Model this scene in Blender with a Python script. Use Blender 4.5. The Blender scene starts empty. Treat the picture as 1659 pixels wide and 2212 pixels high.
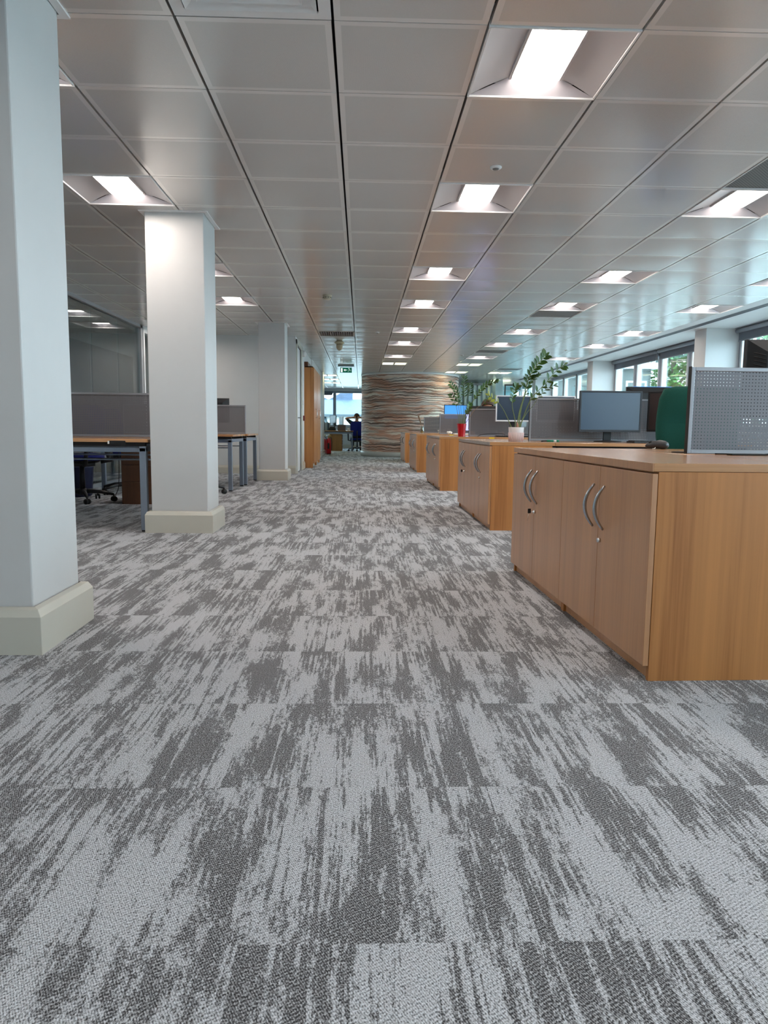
import bpy, bmesh, math, random
from mathutils import Vector, Matrix
random.seed(7)
PI = math.pi
col = bpy.context.scene.collection
scene = bpy.context.scene

# ------------------------------------------------------------------ camera
EYE = 0.805
PITCH, YAW, ROLL, FPX = 0.1150, 0.0324, 0.0112, 1567.0
cam_data = bpy.data.cameras.new('camera')
cam = bpy.data.objects.new('camera', cam_data)
col.objects.link(cam)
f0 = Vector((math.sin(YAW), math.cos(YAW), 0)); r0 = Vector((math.cos(YAW), -math.sin(YAW), 0)); u0 = Vector((0, 0, 1))
fw = f0 * math.cos(PITCH) - u0 * math.sin(PITCH); up_ = u0 * math.cos(PITCH) + f0 * math.sin(PITCH)
rt = r0 * math.cos(ROLL) + up_ * math.sin(ROLL); up = up_ * math.cos(ROLL) - r0 * math.sin(ROLL)
cam.matrix_world = Matrix(((rt.x, up.x, -fw.x, 0), (rt.y, up.y, -fw.y, 0), (rt.z, up.z, -fw.z, EYE), (0, 0, 0, 1)))
cam_data.sensor_fit = 'VERTICAL'; cam_data.sensor_height = 36.0
cam_data.lens = FPX / 2212.0 * 36.0
cam_data.clip_start = 0.05; cam_data.clip_end = 300
scene.camera = cam

# ------------------------------------------------------------------ world, exposure
LAMP = 11.0        # strength of the ceiling lights
SKY = 3.6
world = bpy.data.worlds.new('daylight'); scene.world = world
world.use_nodes = True
bg = world.node_tree.nodes['Background']
bg.inputs[0].default_value = (0.65, 0.87, 1.0, 1); bg.inputs[1].default_value = SKY
scene.view_settings.view_transform = 'Standard'; scene.view_settings.look = 'None'
scene.view_settings.gamma = 1.0; scene.view_settings.use_curve_mapping = False
scene.view_settings.exposure = 1.85

H = 2.348          # ceiling height
TILE = 0.6; TX0 = -0.121; TY0 = 2.970      # a corner of the ceiling grid

# ------------------------------------------------------------------ materials
MATS = {}
def srgb(r, g, b):
    def c(v):
        v /= 255.0
        return v / 12.92 if v <= 0.04045 else ((v + 0.055) / 1.055) ** 2.4
    return (c(r), c(g), c(b), 1)
class NT:
    def __init__(s, name):
        s.m = bpy.data.materials.new(name); s.m.use_nodes = True; s.t = s.m.node_tree
        s.p = s.t.nodes['Principled BSDF']; s.out = s.t.nodes['Material Output']
    def n(s, kind, **kw):
        nd = s.t.nodes.new(kind)
        for k, v in kw.items(): setattr(nd, k, v)
        return nd
    def l(s, a, b): s.t.links.new(a, b)
    def val(s, sock, v):
        if hasattr(v, 'is_output') or isinstance(v, bpy.types.NodeSocket): s.l(v, sock)
        else: sock.default_value = v
    def math(s, op, a, b=0.0, c=None):
        nd = s.n('ShaderNodeMath', operation=op); s.val(nd.inputs[0], a); s.val(nd.inputs[1], b)
        if c is not None: s.val(nd.inputs[2], c)
        return nd.outputs[0]
    def obj(s):
        return s.n('ShaderNodeTexCoord').outputs['Object']
    def xyz(s, v):
        nd = s.n('ShaderNodeSeparateXYZ'); s.l(v, nd.inputs[0]); return nd.outputs
    def comb(s, x, y, z=0.0):
        nd = s.n('ShaderNodeCombineXYZ'); s.val(nd.inputs[0], x); s.val(nd.inputs[1], y); s.val(nd.inputs[2], z); return nd.outputs[0]
    def noise(s, vec, scale=1.0, detail=2.0, rough=0.5, dist=0.0):
        nd = s.n('ShaderNodeTexNoise'); s.l(vec, nd.inputs['Vector'])
        nd.inputs['Scale'].default_value = scale; nd.inputs['Detail'].default_value = detail
        nd.inputs['Roughness'].default_value = rough; nd.inputs['Distortion'].default_value = dist
        return nd.outputs['Fac']
    def map(s, vec, scale=(1, 1, 1), loc=(0, 0, 0)):
        nd = s.n('ShaderNodeMapping'); s.l(vec, nd.inputs[0]); nd.inputs['Scale'].default_value = scale
        nd.inputs['Location'].default_value = loc; return nd.outputs[0]
    def ramp(s, fac, stops, interp='LINEAR'):
        nd = s.n('ShaderNodeValToRGB'); cr = nd.color_ramp; cr.interpolation = interp
        while len(cr.elements) > 1: cr.elements.remove(cr.elements[0])
        cr.elements[0].position = stops[0][0]; cr.elements[0].color = stops[0][1]
        for p, c in stops[1:]:
            e = cr.elements.new(p); e.color = c
        s.l(fac, nd.inputs[0]); return nd.outputs[0]
    def mix(s, fac, a, b):
        nd = s.n('ShaderNodeMix', data_type='RGBA'); s.val(nd.inputs[0], fac); s.val(nd.inputs[6], a); s.val(nd.inputs[7], b)
        return nd.outputs[2]
    def bump(s, h, strength=0.2, dist=0.002):
        nd = s.n('ShaderNodeBump'); nd.inputs['Strength'].default_value = strength; nd.inputs['Distance'].default_value = dist
        s.l(h, nd.inputs['Height']); s.l(nd.outputs[0], s.p.inputs['Normal'])
def plain(name, c, rough=0.5, metal=0.0, spec=0.5, grain=0.0, gscale=60, emit=0.0, ecol=None, bump=0.0, trans=0.0):
    if name in MATS: return MATS[name]
    t = NT(name); p = t.p
    p.inputs['Roughness'].default_value = rough; p.inputs['Metallic'].default_value = metal
    p.inputs['Specular IOR Level'].default_value = spec
    n = t.noise(t.obj(), gscale, 4, 0.6)
    lo = tuple(v * (1 - grain) for v in c[:3]) + (1,); hi = tuple(min(1, v * (1 + grain)) for v in c[:3]) + (1,)
    t.l(t.ramp(n, [(0.3, lo), (0.7, hi)]), p.inputs['Base Color'])
    if bump: t.bump(n, bump)
    if emit:
        p.inputs['Emission Color'].default_value = ecol or c; p.inputs['Emission Strength'].default_value = emit
    MATS[name] = t.m
    return t.m
def wood(name, base, dark, axis='Z', scale=1.0, rough=0.38, spec=0.5):
    if name in MATS: return MATS[name]
    t = NT(name); o = t.obj()
    st = {'X': (0.55, 14, 14), 'Y': (14, 0.55, 14), 'Z': (9, 9, 0.42)}[axis]
    st = tuple(v * scale for v in st)
    v1 = t.map(o, st)
    big = t.noise(v1, 1.0, 3, 0.5, 0.6)
    fine = t.noise(t.map(o, tuple(v * (7 if v > 2 else 3.0) for v in st)), 1.0, 4, 0.65)
    lines = t.n('ShaderNodeTexWave', wave_type='BANDS', bands_direction='X' if axis != 'X' else 'Y')
    cmb = t.math('MULTIPLY_ADD', big, 0.55, t.math('MULTIPLY', fine, 0.45))
    c = t.ramp(cmb, [(0.33, dark), (0.5, base), (0.68, tuple(min(1, v * 1.16) for v in base[:3]) + (1,))])
    t.t.nodes.remove(lines)
    t.l(c, t.p.inputs['Base Color'])
    t.p.inputs['Roughness'].default_value = rough; t.p.inputs['Specular IOR Level'].default_value = spec
    t.bump(fine, 0.06, 0.001)
    MATS[name] = t.m
    return t.m

B_BASE = srgb(182, 122, 68); B_DARK = srgb(146, 88, 42)
M_woodZ = wood('beech_upright', B_BASE, B_DARK, 'Z')
M_woodX = wood('beech_long', srgb(188, 138, 94), srgb(166, 115, 72), 'X', rough=0.22)
M_woodY = wood('beech_deep', srgb(193, 138, 88), srgb(170, 114, 66), 'Y', rough=0.3)
for _m in (M_woodX, M_woodY):
    _m.node_tree.nodes['Principled BSDF'].inputs['Coat Weight'].default_value = 0.4; _m.node_tree.nodes['Principled BSDF'].inputs['Coat Roughness'].default_value = 0.18
M_door = wood('beech_door_sheen', srgb(188, 134, 86), srgb(170, 116, 70), 'Z', scale=1.3, rough=0.36, spec=1.0)  # same beech as the sides, the fronts' grazing sheen mixed into a paler colour
M_door.node_tree.nodes['Principled BSDF'].inputs['Coat Weight'].default_value = 0.5; M_door.node_tree.nodes['Principled BSDF'].inputs['Coat Roughness'].default_value = 0.4
M_walnut = wood('brown_board', srgb(98, 58, 32), srgb(76, 42, 22), 'Z')
M_wall = plain('white_paint', srgb(214, 214, 213), 0.6, grain=0.015, gscale=3, bump=0.03)
M_pillar = plain('pillar_paint', srgb(204, 203, 202), 0.55, grain=0.02, gscale=2.5, bump=0.05)
M_skirt = plain('cream_gloss_paint', srgb(200, 196, 184), 0.3, grain=0.015, gscale=6)
M_white = plain('white_satin', srgb(226, 226, 226), 0.4)
M_alu = plain('silver_metal', srgb(150, 152, 157), 0.4, 0.4, grain=0.03)
M_leg = plain('grey_metal_leg', srgb(128, 138, 152), 0.4, 0.35, grain=0.02)
M_handle = plain('brushed_handle', srgb(176, 180, 186), 0.25, 0.95)
M_lock = plain('chrome', srgb(215, 215, 215), 0.15, 1.0)
M_dark = plain('black_plastic', srgb(30, 31, 34), 0.45, grain=0.05)
M_black = plain('deep_black', srgb(10, 10, 12), 0.6)
M_gap = plain('shadow_gap', srgb(38, 36, 36), 0.8)
M_blue = plain('blue_fabric', srgb(16, 30, 116), 0.9, grain=0.15, gscale=400)
M_green = plain('green_fabric', srgb(8, 78, 66), 0.85, grain=0.2, gscale=420, bump=0.3)
M_screen = plain('dark_screen', srgb(68, 90, 112), 0.25, spec=0.6)
M_wmon = plain('white_monitor_plastic', srgb(215, 218, 222), 0.4)
M_conc = plain('paper_white', srgb(235, 235, 230), 0.7)
M_chip = NT('chipboard_edge')
_n = M_chip.noise(M_chip.obj(), 260, 3, 0.7)
M_chip.l(M_chip.ramp(_n, [(0.4, srgb(120, 104, 94)), (0.55, srgb(188, 176, 166))]), M_chip.p.inputs['Base Color'])
M_chip = M_chip.m

def carpet():
    t = NT('patterned_grey_carpet'); x, y, z = t.xyz(t.obj())
    T = 0.5
    gx = t.math('FLOOR', t.math('DIVIDE', t.math('ADD', x, 0.21), T)); gy = t.math('FLOOR', t.math('DIVIDE', t.math('SUBTRACT', y, 0.055), T))
    wn = t.n('ShaderNodeTexWhiteNoise', noise_dimensions='3D'); t.l(t.comb(gx, gy, 3.0), wn.inputs[0])
    rx, ry, rz = t.xyz(wn.outputs['Color'])
    ox = t.math('MULTIPLY', rx, 40.0); oy = t.math('MULTIPLY', ry, 40.0)
    def vec(sx, sy): return t.comb(t.math('MULTIPLY_ADD', x, sx, ox), t.math('MULTIPLY_ADD', y, sy, oy), 0.0)
    patch = t.noise(vec(10.5, 2.3), 1.0, 3, 0.55, 0.1)
    streak = t.noise(vec(74.0, 2.2), 1.0, 3, 0.65)
    sel = t.noise(vec(4.0, 2.4), 1.0, 1, 0.5)
    selm = t.n('ShaderNodeMapRange'); t.l(sel, selm.inputs[0]); selm.inputs[1].default_value = 0.4; selm.inputs[2].default_value = 0.6
    speck = t.noise(t.comb(t.math('MULTIPLY', x, 150.0), t.math('MULTIPLY', y, 75.0)), 1.0, 3, 0.7)
    sm = t.math('MULTIPLY', t.math('SUBTRACT', streak, 0.5), t.math('MULTIPLY_ADD', selm.outputs[0], 0.95, 0.25))
    ragged = t.noise(t.comb(t.math('MULTIPLY', x, 75.0), t.math('MULTIPLY', y, 17.0)), 1.0, 3, 0.7)
    v = t.math('ADD', t.math('ADD', patch, sm), t.math('ADD', t.math('MULTIPLY', t.math('SUBTRACT', speck, 0.5), 0.55), t.math('MULTIPLY', t.math('SUBTRACT', ragged, 0.5), 0.5)))
    m = t.n('ShaderNodeMapRange'); t.l(v, m.inputs[0]); m.inputs[1].default_value = 0.455; m.inputs[2].default_value = 0.55
    # woven loops, a few millimetres apart, in diagonal rows
    a = t.math('SINE', t.math('MULTIPLY', x, 2 * PI / 0.0062)); b = t.math('SINE', t.math('MULTIPLY_ADD', y, 2 * PI / 0.0075, t.math('MULTIPLY', x, 2 * PI / 0.0124)))
    weave = t.math('MULTIPLY_ADD', t.math('MULTIPLY', a, b), 0.5, 0.5)
    fuzz = t.noise(t.comb(t.math('MULTIPLY', x, 330.0), t.math('MULTIPLY', y, 250.0)), 1.0, 2, 0.6)
    w = t.math('MULTIPLY_ADD', weave, 0.42, t.math('MULTIPLY_ADD', fuzz, 1.9, -0.68))
    darkc = t.ramp(w, [(0.25, srgb(62, 61, 63)), (0.5, srgb(116, 116, 118)), (0.8, srgb(184, 185, 188))])
    lightc = t.ramp(w, [(0.12, srgb(112, 113, 117)), (0.42, srgb(182, 184, 188)), (0.75, srgb(220, 222, 227))])
    t.l(t.mix(m.outputs[0], darkc, lightc), t.p.inputs['Base Color'])
    t.p.inputs['Roughness'].default_value = 0.95; t.p.inputs['Specular IOR Level'].default_value = 0.15
    t.bump(w, 0.5, 0.003)
    return t.m
def ceiling_mat():
    t = NT('grey_metal_tiles'); x, y, z = t.xyz(t.obj())
    def edge(v, o):
        f = t.math('FRACT', t.math('DIVIDE', t.math('SUBTRACT', v, o), TILE))
        return t.math('MINIMUM', f, t.math('SUBTRACT', 1.0, f))
    e = t.math('MINIMUM', edge(x, TX0 - 60), edge(y, TY0 - 60))
    border = t.math('LESS_THAN', e, 0.052)
    px = t.math('SINE', t.math('MULTIPLY', x, 2 * PI / 0.005)); py = t.math('SINE', t.math('MULTIPLY', y, 2 * PI / 0.005))
    dots = t.math('GREATER_THAN', t.math('MULTIPLY', px, py), 0.55)
    inner = t.mix(dots, srgb(220, 217, 213), srgb(160, 158, 156))
    t.l(t.mix(border, inner, srgb(232, 229, 225)), t.p.inputs['Base Color'])
    t.p.inputs['Roughness'].default_value = 0.215; t.p.inputs['Metallic'].default_value = 0.3
    t.p.inputs['Specular IOR Level'].default_value = 0.5
    return t.m
def perforated(name, c, hole_c, pitch=0.015, r=0.0032, see=True):
    t = NT(name); x, y, z = t.xyz(t.obj())
    fx = t.math('SUBTRACT', t.math('FRACT', t.math('DIVIDE', x, pitch)), 0.5); fz = t.math('SUBTRACT', t.math('FRACT', t.math('DIVIDE', z, pitch)), 0.5)
    d = t.math('SQRT', t.math('ADD', t.math('MULTIPLY', fx, fx), t.math('MULTIPLY', fz, fz)))
    hole = t.math('LESS_THAN', d, r / pitch)
    t.p.inputs['Base Color'].default_value = c; t.p.inputs['Roughness'].default_value = 0.45; t.p.inputs['Metallic'].default_value = 0.3
    tr = t.n('ShaderNodeBsdfTransparent'); mx = t.n('ShaderNodeMixShader')
    t.l(hole, mx.inputs[0]); t.l(t.p.outputs[0], mx.inputs[1]); t.l(tr.outputs[0], mx.inputs[2]); t.l(mx.outputs[0], t.out.inputs[0])
    return t.m
def glass(name, tint=(0.9, 0.97, 0.97, 1), refl=1.0):
    t = NT(name); t.t.nodes.remove(t.p)
    tr = t.n('ShaderNodeBsdfTransparent'); tr.inputs[0].default_value = tint
    gl = t.n('ShaderNodeBsdfGlossy'); gl.inputs['Roughness'].default_value = 0.02
    fr = t.n('ShaderNodeFresnel'); fr.inputs[0].default_value = 1.5
    f = t.math('MULTIPLY', fr.outputs[0], refl)
    mx = t.n('ShaderNodeMixShader'); t.l(f, mx.inputs[0]); t.l(tr.outputs[0], mx.inputs[1]); t.l(gl.outputs[0], mx.inputs[2]); t.l(mx.outputs[0], t.out.inputs[0])
    return t.m
def strata():
    t = NT('layered_stone_mural'); o = t.obj(); x, y, z = t.xyz(o)
    ang = t.math('ARCTAN2', x, t.math('MULTIPLY', y, -1.0))
    w1 = t.noise(t.comb(t.math('MULTIPLY', ang, 2.2), t.math('MULTIPLY', z, 1.2)), 1.0, 3, 0.55)
    w2 = t.noise(t.comb(t.math('MULTIPLY', ang, 8.0), t.math('MULTIPLY', z, 9.0)), 1.0, 3, 0.6)
    zz = t.math('ADD', z, t.math('ADD', t.math('MULTIPLY', t.math('SUBTRACT', w1, 0.5), 0.17), t.math('MULTIPLY', t.math('SUBTRACT', w2, 0.5), 0.03)))
    thick = t.noise(t.comb(t.math('MULTIPLY', ang, 0.4), t.math('MULTIPLY', zz, 17.0), 2.0), 1.0, 2, 0.7)
    ridge = t.math('FRACT', t.math('MULTIPLY_ADD', zz, 12.0, t.math('MULTIPLY', thick, 3.4)))
    hue = t.noise(t.comb(t.math('MULTIPLY', ang, 1.2), t.math('MULTIPLY', zz, 5.0), 8.0), 1.0, 2, 0.6)
    light = t.ramp(hue, [(0.35, srgb(238, 230, 220)), (0.46, srgb(228, 202, 186)), (0.55, srgb(222, 164, 136)), (0.64, srgb(240, 228, 212))])
    dark = t.ramp(hue, [(0.35, srgb(76, 62, 58)), (0.6, srgb(96, 62, 50))])
    shade = t.ramp(ridge, [(0.0, (0, 0, 0, 1)), (0.12, (0.15, 0.15, 0.15, 1)), (0.42, (1, 1, 1, 1)), (0.7, (0.75, 0.75, 0.75, 1)), (0.9, (0.2, 0.2, 0.2, 1)), (1.0, (0, 0, 0, 1))])
    t.l(t.mix(shade, dark, light), t.p.inputs['Base Color']); t.p.inputs['Roughness'].default_value = 0.6
    return t.m
M_carpet = carpet(); M_tile = ceiling_mat()
M_perf = perforated('perforated_grey_metal', srgb(112, 111, 115), None, r=0.0023)
M_glass = glass('clear_window_glass', (0.93, 0.98, 0.99, 1), 0.6)
M_glass2 = glass('partition_glass', (0.90, 0.96, 0.97, 1), 0.8)
M_strata = strata()
M_lamp = plain('lit_diffuser', srgb(255, 250, 246), 0.6, emit=LAMP, ecol=srgb(255, 243, 233))
M_tube = plain('lit_cream_tube', srgb(245, 250, 215), 0.6, emit=2.2, ecol=srgb(246, 250, 214))
M_refl = plain('reflector_metal', srgb(200, 196, 198), 0.4, 0.15)
M_trim = plain('white_light_frame', srgb(235, 233, 232), 0.35)
M_endr = plain('end_reflector_metal', srgb(196, 192, 198), 0.4)

# ------------------------------------------------------------------ mesh helpers
class MB:
    def __init__(s): s.v = []; s.f = []; s.mi = []; s.m = 0; s.smooth = []
    def add(s, vs, fs, smooth=False):
        o = len(s.v); s.v += [tuple(v) for v in vs]
        for f in fs: s.f.append(tuple(i + o for i in f)); s.mi.append(s.m); s.smooth.append(smooth)
        return s
    def box(s, x0, y0, z0, x1, y1, z1):
        vs = [(x0, y0, z0), (x1, y0, z0), (x1, y1, z0), (x0, y1, z0), (x0, y0, z1), (x1, y0, z1), (x1, y1, z1), (x0, y1, z1)]
        return s.add(vs, [(3, 2, 1, 0), (4, 5, 6, 7), (0, 1, 5, 4), (1, 2, 6, 5), (2, 3, 7, 6), (3, 0, 4, 7)])
    def quad(s, a, b, c, d): return s.add([a, b, c, d], [(0, 1, 2, 3)])
    def tube(s, pts, r, n=8, caps=True, flat=1.0):
        pts = [Vector(p) for p in pts]; rs = r if isinstance(r, (list, tuple)) else [r] * len(pts)
        rings = []; prev = None
        for i, p in enumerate(pts):
            d = (pts[min(i + 1, len(pts) - 1)] - pts[max(i - 1, 0)]).normalized()
            a = Vector((0, 0, 1)) if abs(d.z) < 0.95 else Vector((1, 0, 0))
            if prev is None: u = d.cross(a).normalized()
            else: u = (prev - d * prev.dot(d)).normalized()
            prev = u; w = d.cross(u)
            rings.append([p + (u * math.cos(2 * PI * k / n) + w * math.sin(2 * PI * k / n) * flat) * rs[i] for k in range(n)])
        vs = [v for R in rings for v in R]; fs = []
        for i in range(len(pts) - 1):
            for k in range(n): fs.append((i * n + k, i * n + (k + 1) % n, (i + 1) * n + (k + 1) % n, (i + 1) * n + k))
        if caps: fs.append(tuple(range(n))[::-1]); fs.append(tuple((len(pts) - 1) * n + k for k in range(n)))
        return s.add(vs, fs, True)
    def lathe(s, prof, c=(0, 0, 0), n=24, smooth=True):
        vs = []; fs = []
        for r, z in prof:
            for k in range(n): vs.append((c[0] + r * math.cos(2 * PI * k / n), c[1] + r * math.sin(2 * PI * k / n), c[2] + z))
        for i in range(len(prof) - 1):
            for k in range(n): fs.append((i * n + k, i * n + (k + 1) % n, (i + 1) * n + (k + 1) % n, (i + 1) * n + k))
        fs.append(tuple(range(n))[::-1]); fs.append(tuple((len(prof) - 1) * n + k for k in range(n)))
        return s.add(vs, fs, smooth)
    def grid(s, fn, nu, nv, smooth=True, closed=False):
        vs = [fn(i / nu, j / nv) for j in range(nv + 1) for i in range(nu + 1)]
        fs = [(j * (nu + 1) + i, j * (nu + 1) + i + 1, (j + 1) * (nu + 1) + i + 1, (j + 1) * (nu + 1) + i) for j in range(nv) for i in range(nu)]
        return s.add(vs, fs, smooth)
    def blob(s, c, r, n=14, m=9):
        vs = []; fs = []
        for j in range(m + 1):
            th = PI * j / m
            for k in range(n):
                ph = 2 * PI * k / n
                vs.append((c[0] + r[0] * math.sin(th) * math.cos(ph), c[1] + r[1] * math.sin(th) * math.sin(ph), c[2] + r[2] * math.cos(th)))
        for j in range(m):
            for k in range(n): fs.append((j * n + k, (j + 1) * n + k, (j + 1) * n + (k + 1) % n, j * n + (k + 1) % n))
        return s.add(vs, fs, True)
    def build(s, name, mats, parent=None, loc=None, bevel=0.0, seg=2):
        me = bpy.data.meshes.new(name); me.from_pydata(s.v, [], s.f)
        mats = mats if isinstance(mats, (list, tuple)) else [mats]
        for m in mats: me.materials.append(m)
        for p, mi, sm in zip(me.polygons, s.mi, s.smooth): p.material_index = min(mi, len(mats) - 1); p.use_smooth = sm
        me.update()
        o = bpy.data.objects.new(name, me); col.objects.link(o)
        if parent: o.parent = parent
        if loc: o.location = loc
        if bevel:
            b = o.modifiers.new('bevel', 'BEVEL'); b.width = bevel; b.segments = seg; b.limit_method = 'ANGLE'; b.angle_limit = 0.7
        return o
def tag(o, label=None, cat=None, group=None, kind=None):
    if label: o['label'] = label
    if cat: o['category'] = cat
    if group: o['group'] = group
    if kind: o['kind'] = kind
    return o
def thing(name, label, cat, loc=(0, 0, 0), rz=0.0, group=None):
    o = bpy.data.objects.new(name, None); col.objects.link(o); o.empty_display_size = 0.05
    o.location = loc; o.rotation_euler = (0, 0, rz)
    return tag(o, label, cat, group)
def struct(name, mb, mats, **kw):
    o = mb.build(name, mats, **kw); o['kind'] = 'structure'; return o
def copy_tree(o, parent=None):
    c = o.copy(); col.objects.link(c); c.parent = parent
    for ch in list(o.children): copy_tree(ch, c)
    return c
def dup(root, label, loc=None, rz=None):
    c = copy_tree(root); c['label'] = label
    if loc is not None: c.location = loc
    if rz is not None: c.rotation_euler = (0, 0, rz)
    return c

# ------------------------------------------------------------------ room shell
struct('floor', MB().quad((-7.5, -3, 0), (5.85, -3, 0), (5.85, 29.2, 0), (-7.5, 29.2, 0)), M_carpet)
WX = 5.62         # inner face of the window wall
PIL = [(-0.12, 0.28), (5.5, 5.9), (10.95, 11.33), (16.32, 16.7), (21.7, 22.1)]   # window wall pillars, in y
# luminaire and vent cells (i, j)
LIGHTS = [(1, j) for j in (0, 3, 7, 10, 14, 17, 21)] + [(4, j) for j in (3, 7, 10, 14, 17, 21)] + [(7, j) for j in (7, 10, 14, 17, 21)] + [(-3, j) for j in (3, 7, 10)] + [(-7, 12), (1, -4), (4, 0), (4, -4), (-3, 0), (-3, -4), (7, 3), (-7, 7), (-9, 4), (-10, 12), (-10, 8), (-5, 14)]  # tail after the first meeting-room cell: unseen fill lights, added to brighten
LOUV = [(1, 24), (4, 24), (4, 28), (6, 28), (-2, 31), (-2, 34), (-2, 37), (-9, 12), (3, 33), (7, 33)]
VENTS = [(4, 2), (4, 11), (4, 19), (6, 26)]
GRILLE = [(-1, 15)]
DIFF = [(-1, -1)]
special = set(LIGHTS + LOUV + VENTS + GRILLE + DIFF)
def cell(i, j): return TX0 + i * TILE, TY0 + j * TILE
mb = MB()
for i in range(-12, 8):
    for j in range(-10, 44):
        if (i, j) in special: continue
        x, y = cell(i, j)
        g, gy = 0.006, 0.0025; x0, x1, y0, y1 = x + g, x + TILE - g, y + gy, y + TILE - gy
        sag = 0.0034 + 0.002 * random.random(); tx = (random.random() - .5) * 0.0012; ty = (random.random() - .5) * 0.0012
        def P(u, v, x0=x0, x1=x1, y0=y0, y1=y1, sag=sag, tx=tx, ty=ty):
            return (x0 + (x1 - x0) * u, y0 + (y1 - y0) * v, H - sag * 16 * u * (1 - u) * v * (1 - v) * 0.6 - sag * 4 * v * (1 - v) * .4 + tx * (u - .5) + ty * (v - .5))
        us = [0, 0.05, 0.28, 0.5, 0.72, 0.95, 1]
        n = len(us); vs = [P(u, v) for v in us for u in us]
        fs = [(b * n + a, (b + 1) * n + a, (b + 1) * n + a + 1, b * n + a + 1) for a in range(n - 1) for b in range(n - 1)]
        mb.add(vs, fs, True)
        # turned-up rims
        for (a, b) in (((x0, y0), (x1, y0)), ((x1, y0), (x1, y1)), ((x1, y1), (x0, y1)), ((x0, y1), (x0, y0))):
            mb.quad((a[0], a[1], H), (b[0], b[1], H), (b[0], b[1], H + .03), (a[0], a[1], H + .03))
mb.m = 1
mb.box(-7.5, -3.2, H + 0.16, 4.68, 29.4, H + 0.2)
# plasterboard margin by the windows, with the slot air outlet
mb.m = 2
mb.box(4.68, -3.2, H, 4.86, 29.4, H + 0.1); mb.box(4.98, -3.2, H, 5.95, 29.4, H + 0.1)
mb.m = 1; mb.box(4.86, -3.2, H + 0.06, 4.98, 29.4, H + 0.09)
mb.m = 3
for k in range(4): mb.box(4.862 + k * 0.036, -3, H - 0.002, 4.872 + k * 0.036, 29.2, H + 0.04)
struct('ceiling', mb, [M_tile, M_gap, M_wall, M_alu])

def wall(name, *boxes, mat=None, bevel=0.0):
    m = MB()
    for b in boxes: m.box(*b)
    return struct(name, m, mat or M_wall, bevel=bevel)
wall('wall_back', (-7.5, -3.2, 0, 5.85, -3.0, H))
wall('wall_left', (-3.55, -3.0, 0, -3.42, 5.0, H), (-7.6, 5.0, 0, -7.4, 29.2, H), (-7.6, 4.9, 0, -3.42, 5.0, H))
wall('wall_rear_left', (-7.5, 12.65, 0, -1.25, 12.75, H))
# corridor wall with the door opening
wall('wall_corridor', (-1.25, 12.65, 0, -1.13, 12.72, H), (-1.25, 12.72, 2.26, -1.13, 13.78, H), (-1.25, 13.78, 0, -1.13, 14.52, H),
     (-1.75, 14.40, 0, -1.25, 14.52, H), (-1.75, 14.52, 0, -1.65, 16.9, H), (-1.75, 16.9, 0, -1.13, 17.02, H), (-1.25, 17.02, 0, -1.13, 22.4, H),
     (-1.65, 14.52, 2.12, -1.16, 16.9, H))
# far wall with its windows
wall('wall_far', (-7.5, 29.0, 0, 5.85, 29.2, 0.86), (-7.5, 29.0, 2.24, 5.85, 29.2, H), (-7.5, 29.0, .86, -6.9, 29.2, 2.24), (0.9, 29.0, .86, 5.85, 29.2, 2.24))
wall('wall_right', (WX, -3.0, 0, WX + 0.22, 29.0, 0.8), *[(5.16, a, 0, WX + 0.22, b, H) for a, b in PIL])

# skirting boards
def skirt(name, x0, y0, x1, y1, out):   # along a wall between two points; out = outward normal
    m = MB(); ox, oy = out
    prof = [(0, 0), (0.022, 0), (0.022, 0.10), (0.008, 0.135), (0, 0.14)]
    vs = [(x0 + ox * d, y0 + oy * d, z) for d, z in prof] + [(x1 + ox * d, y1 + oy * d, z) for d, z in prof]
    n = len(prof); fs = [(k, k + 1, n + k + 1, n + k) for k in range(n - 1)] + [tuple(range(n)), tuple(range(2 * n - 1, n - 1, -1))]
    m.add(vs, fs); return struct(name, m, M_skirt)
skirt('baseboard_rear_left', -3.4, 12.65, -1.13, 12.65, (0, -1))
skirt('baseboard_left', -3.42, -3, -3.42, 5.0, (1, 0))
skirt('baseboard_corridor', -1.13, 13.9, -1.13, 14.5, (1, 0))
skirt('baseboard_corridor_far', -1.13, 17.04, -1.13, 22.4, (1, 0))
skirt('baseboard_right', WX, -3, WX, 29, (-1, 0))
skirt('baseboard_far', -7, 29.0, 5, 29.0, (0, -1))

# free-standing pillars
def pillar(x0, y0, x1, y1, idx, label):
    p = MB().box(x0, y0, 0, x1, y1, H + .02).build('pillar', M_pillar, bevel=0.006)
    tag(p, label, 'pillar', kind='structure')
    s = MB(); w = 0.042; zs = [(w, 0), (w, 0.135), (w - 0.014, 0.16), (0.006, 0.165)]
    rings = [[(x0 - d, y0 - d, z), (x1 + d, y0 - d, z), (x1 + d, y1 + d, z), (x0 - d, y1 + d, z)] for d, z in zs]
    vs = [v for r in rings for v in r]; fs = []
    for a in range(len(rings) - 1):
        for k in range(4): fs.append((a * 4 + k, a * 4 + (k + 1) % 4, (a + 1) * 4 + (k + 1) % 4, (a + 1) * 4 + k))
    s.add(vs, fs); s.build('skirting', M_skirt, p, bevel=0.002)
    c = MB(); d = 0.035
    for b in ((x0 - d, y0 - d, x1 + d, y0 - .004), (x0 - d, y1 + .004, x1 + d, y1 + d), (x0 - d, y0 - .004, x0 - .004, y1 + .004), (x1 + .004, y0 - .004, x1 + d, y1 + .004)):
        c.box(b[0], b[1], H - 0.008, b[2], b[3], H + 0.006)
    c.build('ceiling_trim', M_trim, p)
    return p
pillar(-1.62, 2.55, -1.155, 2.965, 1, 'large white square pillar at the left edge of the photo, nearest the camera')
pillar(-1.582, 5.515, -1.157, 5.925, 2, 'white square pillar with cream skirting beside the near left desk')
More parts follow.
